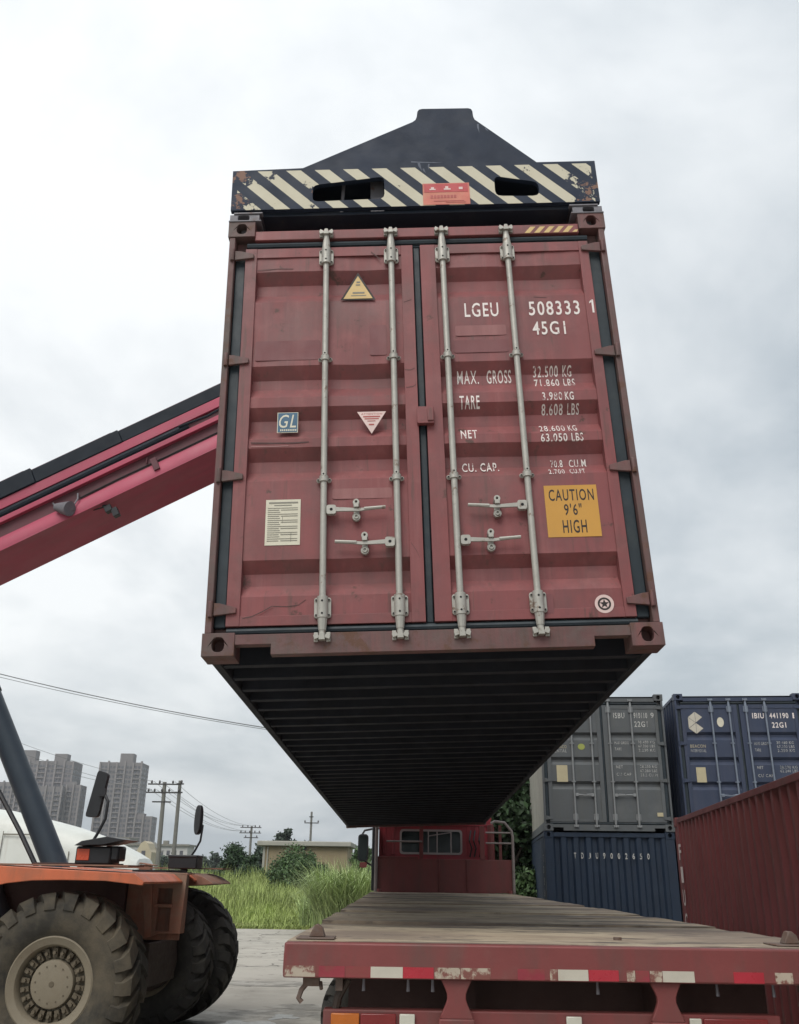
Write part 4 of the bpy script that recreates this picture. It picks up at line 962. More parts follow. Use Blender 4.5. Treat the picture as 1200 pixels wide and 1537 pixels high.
# ------------------------------------------------------------------ trailer
TX, TY, TZ, TL = 0.787, 4.317, 1.488, 13.12
tr = thing('flatbed_trailer', 'empty dark red flatbed trailer with a weathered deck under the lifted container', 'trailer', T((TX, TY, 0)) @ RZ(-0.005))
NP = 27; pitch = TL / NP
pm = []
for k in range(4):
    mb = MB(); nx = 8; wv = []
    r2 = np.random.RandomState(k)
    for i in range(nx + 1):
        x = -1.25 + 2.5 * i / nx; e0, e1 = r2.normal(0, 0.0022, 2); f0, f1 = np.abs(r2.normal(0, 0.0014, 2)) * np.array([1, -1])
        wv += [(x, 0.0008 + f0, e0 * 0.6), (x, pitch - 0.0008 + f1, e1 * 0.6), (x, pitch - 0.0008 + f1, -0.035), (x, 0.0008 + f0, -0.035)]
    fs = []
    for i in range(nx):
        o = i * 4; n_ = o + 4
        fs += [(o, n_, n_ + 1, o + 1), (o + 1, n_ + 1, n_ + 2, o + 2), (o + 2, n_ + 2, n_ + 3, o + 3), (o + 3, n_ + 3, n_, o)]
    fs += [(0, 1, 2, 3), (nx * 4 + 3, nx * 4 + 2, nx * 4 + 1, nx * 4)]
    pm.append(mb.add(wv, fs).mesh('deck_plank', M_DECK, smooth=False))
for i in range(NP):
    o = link('deck_plank', pm[(i * 7 + i // 3) % 4], tr, T((0, 0.03 + i * pitch * (TL - 0.03) / TL, TZ - 0.004 + float(rng.normal(0, 0.0016)) + (-0.012 if i in (3, 7, 12) else 0))) @ Matrix.Rotation(float(rng.normal(0, 0.0012)), 4, 'Y'))
part('rear_beam', MB().box(-1.252, 1.252, -0.05, 0.028, 1.351, TZ - 0.001), M_TRAIL, tr, 'red rear beam with worn reflective strips', bevel=0.008)
for sx in (-1, 1):
    part('side_rail', MB().box(*sorted((sx * 1.262, sx * 1.19)), 0.03, TL, 1.36, TZ - 0.045), M_TRAIL, tr, bevel=0.004)
    part('chassis_beam', MB().box(sx * 0.47 - 0.06, sx * 0.47 + 0.06, 0.3, TL, 0.95, TZ - 0.05), M_TRAIL_DK, tr)
cmm = MB().box(-1.18, 1.18, -0.03, 0.03, 1.33, TZ - 0.05).mesh('cross_beam', M_TRAIL_DK)
for i in range(1, 26): link('cross_beam', cmm, tr, T((0, i * 0.5, 0)))
tape = [(-1.244, -1.115, 'ww'), (-1.10, -0.99, 'rw'), (-0.985, -0.88, 'rw'), (-0.880, -0.744, 'w'), (-0.743, -0.613, 'r'), (-0.609, -0.500, 'ww'), (-0.497, -0.372, 'ww'), (-0.257, -0.143, 'rw'), (-0.120, -0.090, 'ww'),
        (-0.086, 0.042, 'w'), (0.044, 0.171, 'r'), (0.205, 0.24, 'ww'), (0.243, 0.30, 'rw'), (0.304, 0.355, 'ww'), (0.357, 0.491, 'w'), (0.657, 0.785, 'r'), (0.833, 0.907, 'ww'), (1.0, 1.12, 'rw')]
tm = {'w': M_TAPE_W, 'ww': M_TAPE_WW, 'r': M_TAPE_R, 'rw': M_TAPE_RW}
for a, b, k in tape:
    part('reflective_strip', MB().box(a, b, -0.0515, -0.0502, 1.356, 1.398), tm[k], tr, smooth=False)
def hourglass(x):
    pts = []
    for i in range(9):
        t = i / 8; w = 0.050 + 0.016 * (2 * t - 1) ** 2 * 1.0 - 0.014 * math.exp(-((t - 0.55) / 0.28) ** 2) + 0.006 * (1 - t); pts.append((x - w, 1.205 + (1.350 - 1.205) * t))
    pts += [(2 * x - p[0], p[1]) for p in reversed(pts)]
    return MB().prism(pts, -0.03, 0.0)
for x in (-0.515, 0.372):
    part('bumper_bracket', hourglass(x), M_TRAIL, tr, bevel=0.004)
bp = part('underrun_bumper', MB().box(-1.08, 0.86, 0.02, 0.10, 1.10, 1.228).box(-0.59, -0.44, -0.036, 0.02, 1.08, 1.204).box(0.30, 0.45, -0.036, 0.02, 1.08, 1.204), M_TRAIL, tr, bevel=0.006)
for x0, x1, m_ in ((-1.045, -0.925, M_LAMP_O), (-0.92, -0.77, M_LAMP_R), (-0.755, -0.69, M_LAMP_W), (-0.05, 0.015, M_LAMP_W), (0.47, 0.52, M_LAMP_W), (0.53, 0.80, M_LAMP_R)):
    part('tail_lamp', MB().box(x0, x1, 0.004, 0.0195, 1.125, 1.215), m_, tr, bevel=0.004)
part('rear_cross_frame', MB().box(-1.0, 1.0, 0.55, 0.60, 0.95, 1.34), M_TRAIL_DK, tr)
for x in (-1.14, 0.99):
    part('rope_hook', MB().box(x - 0.03, x + 0.04, 0.0, 0.05, 1.315, 1.35).tube([(x - 0.01, 0.02, 1.33), (x - 0.035, 0.0, 1.30), (x - 0.045, 0.0, 1.27), (x - 0.03, 0.0, 1.255)], 0.011, 6).tube([(x + 0.045, 0.02, 1.33), (x + 0.05, 0.0, 1.305)], 0.008, 6), M_RUSTY, tr)
for x in (-0.91, -0.72, -0.615, 0.09, 0.60, 0.84):
    part('hanging_bolt', MB().tube([(x, 0.01, 1.352), (x, 0.008, 1.30)], [0.005, 0.008], 6), M_GREYST, tr)
part('bracket_tab', MB().box(-1.03, -1.0, 0.0, 0.05, 1.30, 1.352), M_RUSTY, tr)
part('air_hose', MB().tube([(-0.98, 0.05, 1.34), (-1.02, 0.05, 1.27), (-1.04, 0.06, 1.15), (-1.03, 0.08, 0.95), (-0.95, 0.1, 0.8)], 0.018, 8), M_HUB, tr)
for xx in (-1.135, 1.0):
    c_ = MB().box(xx - 0.085, xx + 0.085, 0.10, 0.27, TZ + 0.002, TZ + 0.009)
    c_.prism([(xx - 0.032, TZ + 0.0095), (xx + 0.040, TZ + 0.0095), (xx + 0.028, TZ + 0.045), (xx + 0.006, TZ + 0.062), (xx - 0.008, TZ + 0.058)], 0.15, 0.21)
    part('twist_lock', c_, M_RUSTY, tr, bevel=0.008)
part('twist_lock', MB().tube([(0.28, 0.42, TZ), (0.28, 0.42, TZ + 0.012)], 0.02, 8), M_RUSTY, tr)
# axles far under the deck
for ya in (5.4, 6.7, 8.0):
    part('axle', MB().tube([(-1.0, ya, 0.52), (1.0, ya, 0.52)], 0.07, 10), M_TRAIL_DK, tr)
    for sx in (-1, 1): wheel(tr, sx * 0.97, ya, 0.52, sx, tyre_dk, 0.655)
for sx in (-0.7, 0.7): part('landing_leg', MB().box(sx - 0.06, sx + 0.06, 10.2, 10.32, 0.1, 1.4).box(sx - 0.15, sx + 0.15, 10.1, 10.42, 0.02, 0.1), M_TRAIL_DK, tr)
# headboard
hy = TL - 0.02
hb = part('headboard', MB().box(-1.20, 1.30, hy, hy + 0.05, TZ + 0.002, 2.045).box(-1.20, -0.42, hy, hy + 0.05, 2.046, 2.08).box(0.45, 0.46, hy - 0.02, hy, TZ, 2.04).box(-0.05, -0.04, hy - 0.02, hy, TZ, 2.04), M_HEADB, tr, 'dull red steel headboard', bevel=0.005)
M_RAIL = mat('rail_grey_red', (0.20, 0.17, 0.16), 0.6, var=0.2, scale=6)
part('headboard_rail', MB().tube([(1.29, hy - 0.03, TZ), (1.29, hy - 0.03, 2.44), (1.27, hy - 0.03, 2.54), (1.15, hy - 0.03, 2.68), (0.97, hy - 0.03, 2.70), (0.90, hy - 0.03, 2.66)], 0.026, 10), M_RAIL, tr)
for q in ([(0.80, hy - 0.03, 2.505), (1.265, hy - 0.03, 2.505)], [(0.80, hy - 0.03, 2.325), (1.265, hy - 0.03, 2.325)], [(-1.0, hy - 0.03, 2.335), (-0.35, hy - 0.03, 2.335)], [(-1.18, hy - 0.03, TZ), (-1.18, hy - 0.03, 2.62)]):
    part('headboard_rail', MB().tube(q, 0.030 if q[0][2] < 2 else 0.015, 8), M_RAIL, tr)
part('headboard_post', MB().box(-0.40, -0.33, hy + 0.051, hy + 0.10, 1.5, 2.74), M_HEADB, tr)
part('headboard_post', MB().box(0.70, 0.78, hy - 0.01, hy + 0.05, 2.046, 2.62), M_HEADB, tr)
part('headboard_post', MB().box(1.05, 1.10, hy + 0.06, hy + 0.10, 2.05, 2.64), M_HEADB, tr)
part('bolt', MB().tube([(-1.12, hy - 0.06, TZ), (-1.12, hy - 0.06, TZ + 0.05)], 0.035, 8).tube([(1.22, hy - 0.06, TZ), (1.22, hy - 0.06, TZ + 0.05)], 0.035, 8), M_TRAIL, tr)

# ------------------------------------------------------------------ tractor cab
tc_ = thing('tractor_unit', 'red truck tractor seen from behind, coupled to the flatbed trailer', 'truck', T((0.787, 17.95, 0)) @ RZ(-0.005))
cabm = mat('cab_red', (0.27, 0.032, 0.042), 0.4, var=0.12, scale=2, streak=((0.12, 0.03, 0.035), 0.45, 0.72, 1, 0.7), strmap=(6, 6, 0.8))
cs = MB(); cs.prism([(-1.08, 1.15), (1.08, 1.15), (1.08, 2.62), (0.98, 2.80), (-0.98, 2.80), (-1.08, 2.62)], 0.0, 0.04, holes=[rrect(-0.665, 0.455, 2.155, 2.545, 0.05, 3)])
cs.box(-1.08, -1.04, 0.041, 1.9, 1.0, 2.6); cs.box(1.04, 1.08, 0.041, 1.9, 1.0, 2.6); cs.box(-1.04, 1.04, 0.041, 1.9, 2.74, 2.80); cs.box(-1.04, 1.04, 1.86, 1.9, 1.0, 1.9); cs.box(-1.04, 1.04, 0.041, 1.86, 1.0, 1.1)
cabp = part('cab', cs, cabm, tc_, bevel=0.01)
wf = MB(); wf.prism(rrect(-0.69, 0.48, 2.13, 2.57, 0.06, 4), -0.014, 0.0, holes=[rrect(-0.655, 0.445, 2.165, 2.535, 0.045, 4)])
for x in (-0.155, 0.01, 0.27): wf.box(x - 0.011, x + 0.011, -0.010, 0.012, 2.165, 2.535)
wf.tube([(-0.155, 0.0, 2.455), (0.26, 0.0, 2.52)], 0.01, 6)
win = part('window', wf, M_FRAME_LT, cabp)
part('pane', MB().box(-0.66, 0.45, 0.014, 0.020, 2.16, 2.54), M_GLASS, win)
dfl = MB(); dfl.prism([(-0.90, 2.72), (0.16, 2.74), (0.16, 2.82), (-0.70, 2.82)], -0.12, -0.001)
part('roof_visor', dfl, cabm, cabp, bevel=0.02)
for x in (-0.98, -0.82, 0.60, 0.74, 0.90):
    part('pressed_rib', MB().prism([(x - 0.03, 2.12), (x + 0.03, 2.12), (x + 0.03, 2.66), (x - 0.03, 2.66)], -0.012, -0.001), cabm, cabp, bevel=0.008)
part('roof_gutter', MB().box(-1.06, 1.06, -0.03, -0.001, 2.64, 2.675), cabm, cabp, bevel=0.006)
for k_, x in enumerate((0.62, 0.70, 0.80)):
    part('air_hose', MB().tube([(x, -0.02, 2.10), (x + 0.03, -0.10, 2.25), (x - 0.02, -0.14, 2.38), (x + 0.02, -0.05, 2.56)], 0.014, 6), M_BLK_PLASTIC, tc_)
part('windscreen', MB().box(-1.0, 1.0, 1.87, 1.89, 1.9, 2.74), M_GLASS, cabp)
mm = part('side_mirror', MB().prism(rrect(-1.50, -1.30, 2.00, 2.50, 0.06, 4), 0.70, 0.80), M_BLK_PLASTIC, tc_, bevel=0.02)
part('mirror_glass', MB().prism(rrect(-1.48, -1.32, 2.03, 2.47, 0.05, 4), 0.692, 0.699), M_GLASS, mm)
part('mirror_stalk', MB().tube([(-1.06, 0.85, 2.62), (-1.24, 0.80, 2.60), (-1.38, 0.78, 2.57), (-1.42, 0.76, 2.50)], 0.020, 8), M_BLK_PLASTIC, mm)
part('mirror_stalk', MB().tube([(-1.06, 0.85, 1.90), (-1.22, 0.8, 1.93), (-1.36, 0.77, 2.0)], 0.018, 8), M_BLK_PLASTIC, mm)
part('turn_signal', MB().prism(rrect(-1.46, -1.32, 1.89, 1.99, 0.03, 3), 0.70, 0.78), M_HEADB, mm)
part('air_intake', MB().box(-1.20, -1.09, -0.35, 0.0, 1.5, 2.62), M_BLK_PLASTIC, tc_, bevel=0.02)
part('exhaust_stack', MB().tube([(0.99, -0.25, 1.2), (0.99, -0.25, 2.65)], 0.06, 10), M_HEADB, tc_)
part('chassis', MB().box(-0.5, 0.5, -3.5, 1.8, 0.7, 1.0), M_TRAIL_DK, tc_)
for ya in (-2.6, -1.3, 1.2):
    for sx in (-1, 1): wheel(tc_, sx * 0.95, ya, 0.52, sx, tyre_dk, 0.655)

# ------------------------------------------------------------------ stacked containers on the right
HS = 2.591
b2 = [(1.850, 0.06, 0.05, 1.695), (1.375, 0.06, 0.05, 1.225), (0.915, 0.06, 0.05, 0.76)]
def yard(x, y, z, yaw): return T((x, y, z)) @ RZ(yaw)
GX, GY, GA = 4.092, 18.177, -0.0914
gr, gd_, gdep, gbrk = make_container('shipping_container', 'grey container showing its doors, stacked on top of the blue one', yard(GX, GY, HS + 0.012, GA), 6.058, HS, M_GREYC, M_GREYC, M_GREYS, b2,
                                     detail=False, rodm=M_ROD_GREY, rod_x=(-0.615, -0.225, 0.135, 0.575), handle_z=(0.66, 0.655), group=None)
def gl(par, s, x0, x1, z0, z1, depf=gdep, m=M_WHITE_PAINT, brk_=gbrk, bold=0.015): return lettering(s, x0, x1, z0, z1, -0.0015, m, par, depf, bold=bold, breaks=brk_)
MG2 = mat('grey_white_lettering', (0.42, 0.42, 0.40), 0.6, var=0.15, scale=10, rust=((0.11, 0.115, 0.12), 0.5, 0.6, 22, 0.8))
gl(gd_[1], 'ISBU', 0.235, 0.455, 2.125, 2.235, m=MG2); gl(gd_[1], '910110', 0.635, 0.90, 2.125, 2.235, m=MG2); gl(gd_[1], '9', 0.965, 1.03, 2.13, 2.235, m=MG2)
gl(gd_[1], '22G1', 0.635, 0.895, 1.955, 2.065, m=MG2)
for zz, r in ((1.62, 'MAX GROSS'), (1.50, 'TARE'), (1.16, 'NET'), (1.02, 'CU CAP')):
    gl(gd_[1], r, 0.22, 0.50 if len(r) > 5 else 0.35, zz, zz + 0.055, m=MG2, bold=0.0)
for zz, r in ((1.635, '30.480 KG'), (1.56, '67.200 LBS'), (1.48, '2.230 KG'), (1.17, '28.250 KG'), (1.09, '62.280 LBS'), (1.01, '33.2 CU.M')):
    gl(gd_[1], r, 0.68, 1.00, zz, zz + 0.052, m=MG2, bold=0.0)
plate('data_plate', [(-0.935, 0.90), (-0.725, 0.90), (-0.725, 1.215), (-0.935, 1.215)], 0.0295, M_STK_CREAM, gd_[0])
plate('yellow_sticker', oval(-0.43, 1.57, 0.07, 0.06, 14, 2), 0.0295, mat('sticker_green', (0.28, 0.31, 0.08), 0.5), gd_[0])
gl(gd_[0], 'GESEACO', -1.0, -0.72, 1.54, 1.60, m=M_STK_CREAM, bold=0.0); gl(gd_[0], 'RENTAL', -1.0, -0.72, 1.46, 1.52, m=MG2, bold=0.0)
plate('small_sticker', [(0.93, 0.27), (1.06, 0.27), (1.06, 0.34), (0.93, 0.34)], 0.0215, M_STK_CREAM, gd_[1])

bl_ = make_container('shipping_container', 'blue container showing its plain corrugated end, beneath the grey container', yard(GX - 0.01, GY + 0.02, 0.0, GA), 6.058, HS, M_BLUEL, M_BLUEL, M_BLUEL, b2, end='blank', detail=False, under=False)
for i, ch_ in enumerate('TDJU9002650'):
    x = -0.655 + i * 0.1365
    lettering(ch_, x - 0.022, x + 0.022, 2.105, 2.21, 0.0265, MG2, bl_, bold=0.02)
for i, ch_ in enumerate('TDJU900'):     # small column of characters on the long side
    z = 2.05 - i * 0.21
    lettering(ch_, -0.05, 0.05, z, z + 0.13, 0, MG2, bl_, M=T((-W2 + 0.001, 0.62, 0)) @ RZ(rad(-90)))
BX, BY, BA = 6.734, 17.861, -0.1145
bu, bd_, bdep, bbrk = make_container('shipping_container', 'navy container with its doors and a white cube emblem, upper right behind the maroon container', yard(BX, BY, HS + 0.012, BA), 6.058, HS, M_BLUEC, M_BLUEC, M_BLUEC, b2,
                                     detail=False, rodm=mat('blue_rod', (0.17, 0.20, 0.25), 0.5, 0.1, var=0.15, scale=6), rod_x=(-0.53, -0.185, 0.135, 0.50), handle_z=(0.66, 0.655))
gl(bd_[1], 'IBIU', 0.25, 0.47, 2.11, 2.215, bdep, brk_=bbrk); gl(bd_[1], '441190', 0.575, 0.93, 2.11, 2.215, bdep, brk_=bbrk); gl(bd_[1], '1', 1.01, 1.04, 2.11, 2.215, bdep, brk_=bbrk)
gl(bd_[1], '22G1', 0.60, 0.865, 1.93, 2.035, bdep, brk_=bbrk)
for zz, r in ((1.60, 'MAX GROSS'), (1.48, 'TARE'), (1.15, 'NET'), (1.00, 'CU CAP')):
    gl(bd_[1], r, 0.22, 0.50 if len(r) > 5 else 0.33, zz, zz + 0.055, bdep, MG2, bbrk, 0.0)
for zz, r in ((1.62, '30.480 KG'), (1.545, '67.200 LBS'), (1.47, '2.250 KG'), (1.16, '28.230 KG'), (1.09, '62.240 LBS')):
    gl(bd_[1], r, 0.64, 0.96, zz, zz + 0.052, bdep, MG2, bbrk, 0.0)
E_ = (-0.845, 2.03); em = MB(); r_ = 0.19
P = lambda a, k=1.0: (E_[0] + r_ * k * math.cos(rad(a)) * 0.86, E_[1] + r_ * k * math.sin(rad(a)) * 1.15)
for tri in (((90, 1), (150, 1), (0, 0.02)), ((90, 1), (0, 0.02), (30, 1)), ((150, 1), (210, 1), (0, 0.03)), ((210, 1), (270, 1), (0, 0.04)), ((270, 1), (330, 1), (0, 0.04))):
    pts = [P(a, k) for a, k in tri]; c = (sum(p[0] for p in pts) / 3, sum(p[1] for p in pts) / 3)
    pts = [(c[0] + (p[0] - c[0]) * 0.94, c[1] + (p[1] - c[1]) * 0.94) for p in pts]
    em.prism(pts, 0.0275, 0.0292)
part('cube_emblem', em, M_TAPE_W, bd_[0], 'white emblem of cube faces', smooth=False)
plate('oval_sticker', oval(-0.37, 2.04, 0.065, 0.095, 20, 2), 0.0295, M_PLATE, bd_[0])
gl(bd_[0], 'BEACON', -0.99, -0.70, 1.55, 1.61, bdep, M_STK_CREAM, bbrk, 0.0); gl(bd_[0], 'INTERMODAL', -0.99, -0.70, 1.465, 1.52, bdep, MG2, bbrk, 0.0)
plate('data_plate', [(-0.93, 0.90), (-0.75, 0.90), (-0.75, 1.18), (-0.93, 1.18)], 0.0295, M_STK_CREAM, bd_[0])
make_container('shipping_container', 'lower navy container under the emblem container, hidden behind the maroon one', yard(BX, BY + 0.01, 0.0, BA), 6.058, HS, M_BLUEC, M_BLUEC, M_BLUEC, b2, end='blank', detail=False, under=False)
# maroon container, long side to the camera
RA = -0.133
Mr = yard(4.0992, 13.951, 0.0, RA) @ T((W2, -12.192, 0))
mr_ = make_container('shipping_container', 'maroon container at the right edge showing its long corrugated side', Mr, 12.192, HS, M_RED2, M_RED2, M_RED2, b2, end='blank', detail=False, under=False)
for i, ch_ in enumerate('FIUCL'):
    z = 2.02 - i * 0.30
    o = lettering(ch_, -0.10, 0.10, z, z + 0.21, 0, M_WHITE_PAINT, mr_, M=T((-W2 - 0.0005 + 0.003, 11.92, 0)) @ RZ(rad(-90)), bold=0.02)

# ------------------------------------------------------------------ vegetation
def mesh_np(name, v, f, m):
    me = bpy.data.meshes.new(name); n = len(v); k = f.shape[1]
    me.vertices.add(n); me.vertices.foreach_set('co', v.astype(np.float32).ravel())
    me.loops.add(f.size); me.loops.foreach_set('vertex_index', f.astype(np.int32).ravel())
    me.polygons.add(len(f)); me.polygons.foreach_set('loop_start', (np.arange(len(f)) * k).astype(np.int32)); me.polygons.foreach_set('loop_total', np.full(len(f), k, np.int32))
    me.update(calc_edges=True); me.validate(); me.materials.append(m); return me
def leaves(centres, radii, n, size, r, long=1.7):
    """leaf quads spread in clumps"""
    c = np.asarray(centres); k = r.randint(0, len(c), n)
    d = r.normal(size=(n, 3)); d /= np.linalg.norm(d, axis=1)[:, None]
    rad_ = np.asarray(radii)[k] * r.uniform(0.15, 1.0, n) ** 0.5 * np.where(r.uniform(0, 1, n) < 0.28, r.uniform(1.0, 1.75, n), 1.0)
    p = c[k] + d * rad_[:, None] * np.array([1, 1, 0.85])
    a = r.normal(size=(n, 3)); a /= np.linalg.norm(a, axis=1)[:, None]
    b = np.cross(a, d + r.normal(size=(n, 3)) * 0.6); b /= np.linalg.norm(b, axis=1)[:, None] + 1e-6
    s = size * r.uniform(0.6, 1.3, n)[:, None]
    a = a * s * long * 0.5; b = b * s * 0.5
    v = np.stack([p - a, p + b * 0.9, p + a, p - b * 0.9], 1).reshape(-1, 3)
    return v, np.arange(4 * n).reshape(-1, 4)
def tree(name, label, cat, x, y, h, rx, n, size, m, trunk=True, seed=0, low=0.35, group=None, ncl=26, ry=None):
    r = np.random.RandomState(seed); root = thing(name, label, cat, T((x, y, 0)), group)
    cs_ = []; rs_ = []
    zc_ = h * (low + 1) / 2; hz_ = h * (1 - low) / 2
    for i in range(ncl):
        d = r.normal(size=3); d /= np.linalg.norm(d); q = r.uniform(0.35, 0.85)
        cs_.append((d[0] * rx * q, d[1] * (ry or rx) * q, zc_ + d[2] * hz_ * q)); rs_.append(rx * r.uniform(0.20, 0.36))
    v, f = leaves(cs_, rs_, n, size, r)
    v[:, 2] = np.maximum(v[:, 2], 0.02)
    link('crown', mesh_np('crown', v, f, m), root)
    mb = MB(); tr_ = max(0.04, h * 0.022)
    if trunk: mb.tube([(0, 0, -0.05), (0.05 * h * 0.2, 0, h * 0.3), (0.0, 0.02 * h, h * 0.62)], [tr_ * 1.3, tr_, tr_ * 0.5], 8)
    for c in cs_[::2]:
        mb.tube([(0, 0, h * (0.28 if trunk else 0.0)), (c[0] * 0.5, c[1] * 0.5, c[2] * 0.7), c], [tr_ * 0.5, tr_ * 0.35, tr_ * 0.12], 5)
    part('trunk' if trunk else 'stem', mb, M_BARK, root)
    return root
tree('leafy_tree', 'dense dark tree close behind the truck cab, left of the grey container', 'tree', 2.6, 24.5, 5.6, 1.7, 18000, 0.12, M_LEAF, seed=1, low=0.12, ncl=44)
tree('leafy_tree', 'dark tree filling the gap beside the blue container', 'tree', 3.9, 27.0, 6.4, 2.0, 18000, 0.13, M_LEAF, seed=2, low=0.05, ncl=44)
tree('shrub', 'low dark bushes at the foot of the trees by the blue container', 'shrub', 2.9, 22.6, 2.2, 1.0, 8000, 0.09, M_LEAF2, trunk=False, seed=3, low=0.0)
tree('shrub', 'rounded green bush in front of the ochre house', 'shrub', -5.3, 52, 3.0, 1.8, 26000, 0.085, M_LEAF2, trunk=False, seed=4, low=0.1, ncl=60, ry=1.3)
tree('shrub', 'dark green bush left of the ochre house near the single pole', 'shrub', -10.3, 62, 3.4, 1.6, 14000, 0.11, M_LEAF, trunk=False, seed=5, low=0.05)
tree('shrub', 'dark bush touching the left end of the ochre house', 'shrub', -8.9, 60, 2.9, 1.1, 9000, 0.11, M_LEAF, trunk=False, seed=6, low=0.05)
tree('leafy_tree', 'small green tree at the right end of the ochre house', 'tree', -2.3, 66, 3.9, 1.1, 9000, 0.12, M_LEAF2, seed=7, low=0.15)
for i, (x, y, h, rr) in enumerate(((-12.7, 97, 5.3, 1.5), (-11.5, 99, 6.2, 1.6), (-10.0, 98, 5.5, 1.3))):
    tree('leafy_tree', ['left low tree top showing above the ochre house roof', 'tallest tree top showing above the ochre house roof', 'right tree top showing above the ochre house roof'][i], 'tree', x, y, h, rr, 2600, 0.26, M_LEAF3, seed=10 + i, low=0.35, ncl=16, group='trees behind the ochre house')
for i, (x, y, h, rr) in enumerate(((-38, 200, 5.9, 2.6), (-46, 190, 4.6, 3.4), (-27, 190, 4.4, 4.0), (-31.5, 195, 4.3, 3.5))):
    tree('leafy_tree', ['round dark tree far off just right of the front mirror', 'distant low tree by the white apartment block', 'distant tree low on the horizon left of the bushes', 'distant tree between the round dark tree and the bushes'][i], 'tree', x, y, h, rr, 2200, 0.42, M_LEAF3, seed=20 + i, low=0.2, ncl=18)
hd = MB()
tl_c = []; r = np.random.RandomState(31)
for i in range(260):
    x = r.uniform(-150, 60); y = r.uniform(240, 280); tl_c.append((x, y, r.uniform(0.5, 3.6)))
v, f = leaves(tl_c, [2.6] * len(tl_c), 16000, 0.9, r)
v[:, 2] = np.maximum(v[:, 2], 0.02)
o = link('tree_belt', mesh_np('tree_belt', v, f, M_LEAF3)); tag(o, 'far belt of green trees along the horizon', 'trees', kind='stuff')

def blades(xs, ys, hs, ws, lean, r, m, name, droop=0.25):
    n = len(xs); a = r.uniform(0, 2 * math.pi, n); dx, dy = np.cos(a), np.sin(a); px_, py_ = -dy, dx
    L_ = hs * lean * r.uniform(0.3, 1.3, n)
    lv = []
    for t, wf_ in ((0, 1.0), (0.4, 0.9), (0.75, 0.6), (1.0, 0.05)):
        cx = xs + dx * L_ * t ** 2; cy = ys + dy * L_ * t ** 2; cz = hs * (t - droop * t ** 3 * r.uniform(0.2, 1, n))
        w = ws * wf_ * 0.5
        lv.append(np.stack([cx - px_ * w, cy - py_ * w, cz], 1)); lv.append(np.stack([cx + px_ * w, cy + py_ * w, cz], 1))
    v = np.stack(lv, 1).reshape(-1, 3); base = np.arange(n)[:, None] * 8
    f = np.concatenate([base + np.array([[0, 1, 3, 2]]), base + np.array([[2, 3, 5, 4]]), base + np.array([[4, 5, 7, 6]])], 0)
    return link(name, mesh_np(name, v, f, m))
r = np.random.RandomState(5)
def hfield(x, y):
    return np.array([mnoise.noise(Vector((a * 0.35, b * 0.22, 0.3))) * 0.5 + mnoise.noise(Vector((a * 1.1, b * 0.8, 2.3))) * 0.3 for a, b in zip(x, y)])
n = 75000
ys = 34.0 + 30 * r.uniform(0, 1, n) ** 1.5; xs = r.uniform(-0.42, 0.06, n) * ys + r.uniform(-2.5, 0.4, n)
keep = ~((xs > -0.9) & (ys < 36)); xs, ys = xs[keep], ys[keep]
hf = hfield(xs, ys); near = np.clip((ys - 34.0) / 5.0, 0, 1)
hs = (0.16 + 1.15 * near + 0.65 * np.clip((ys - 40) / 15, 0, 1)) * (1 + 0.75 * hf) * r.uniform(0.6, 1.15, len(xs))
o = blades(xs, ys, np.maximum(hs, 0.08), r.uniform(0.010, 0.028, len(xs)) * (0.7 + ys / 80), 0.35, r, M_GRASS, 'grass')
tag(o, 'tall wild grass covering the field behind the yard', 'grass', kind='stuff')
n = 9000; ys = 33.9 + r.uniform(0, 1, n) ** 2 * 2.2; xs = r.uniform(-14, -0.2, n)
o = blades(xs, ys, r.uniform(0.04, 0.2, n), r.uniform(0.015, 0.035, n), 0.7, r, M_GRASS, 'short_grass')
tag(o, 'short grass fringe where the field meets the concrete', 'grass', kind='stuff')
n = 5200; a = r.uniform(0, 2 * math.pi, n); q = 0.95 * np.sqrt(r.uniform(0, 1, n))
rt = thing('reed_clump', 'tall arching pale green grass clump beside the truck cab', 'grass clump', T((-1.45, 31.2, 0)))
o = blades(q * np.cos(a), q * np.sin(a) * 0.8, r.uniform(1.2, 2.75, n), r.uniform(0.018, 0.036, n), 0.66, r, M_REED, 'blades', droop=0.5); o.parent = rt
n = 900; a = r.uniform(0, 2 * math.pi, n); q = 0.7 * np.sqrt(r.uniform(0, 1, n))
rt = thing('reed_clump', 'smaller pale grass clump left of the tall arching one', 'grass clump', T((-2.6, 34.6, 0)))
o = blades(q * np.cos(a), q * np.sin(a), r.uniform(0.6, 1.5, n), r.uniform(0.02, 0.035, n), 0.55, r, M_REED, 'blades', droop=0.4); o.parent = rt

# ------------------------------------------------------------------ house
ho = thing('house', 'low ochre house with a flat grey roof behind the bushes', 'house', T((-9.55, 70, 0)) @ RZ(-0.02))
part('wall', MB().box(0.0, 6.15, 0.0, 6.0, 0, 3.63), M_HOUSE, ho, bevel=0.02)
part('roof', MB().box(-0.42, 6.42, -0.35, 6.35, 3.64, 3.98), M_SLAB, ho, bevel=0.05)
part('drainpipe', MB().tube([(0.35, -0.06, 0), (0.35, -0.06, 3.6)], 0.05, 8), M_SLAB, ho)
part('pillar', MB().box(0.0, 0.16, -0.06, 0.0, 0, 3.63), M_SLAB, ho)
part('wall_lamp', MB().box(2.9, 3.15, -0.12, 0.0, 3.40, 3.58), M_BLK_PLASTIC, ho)

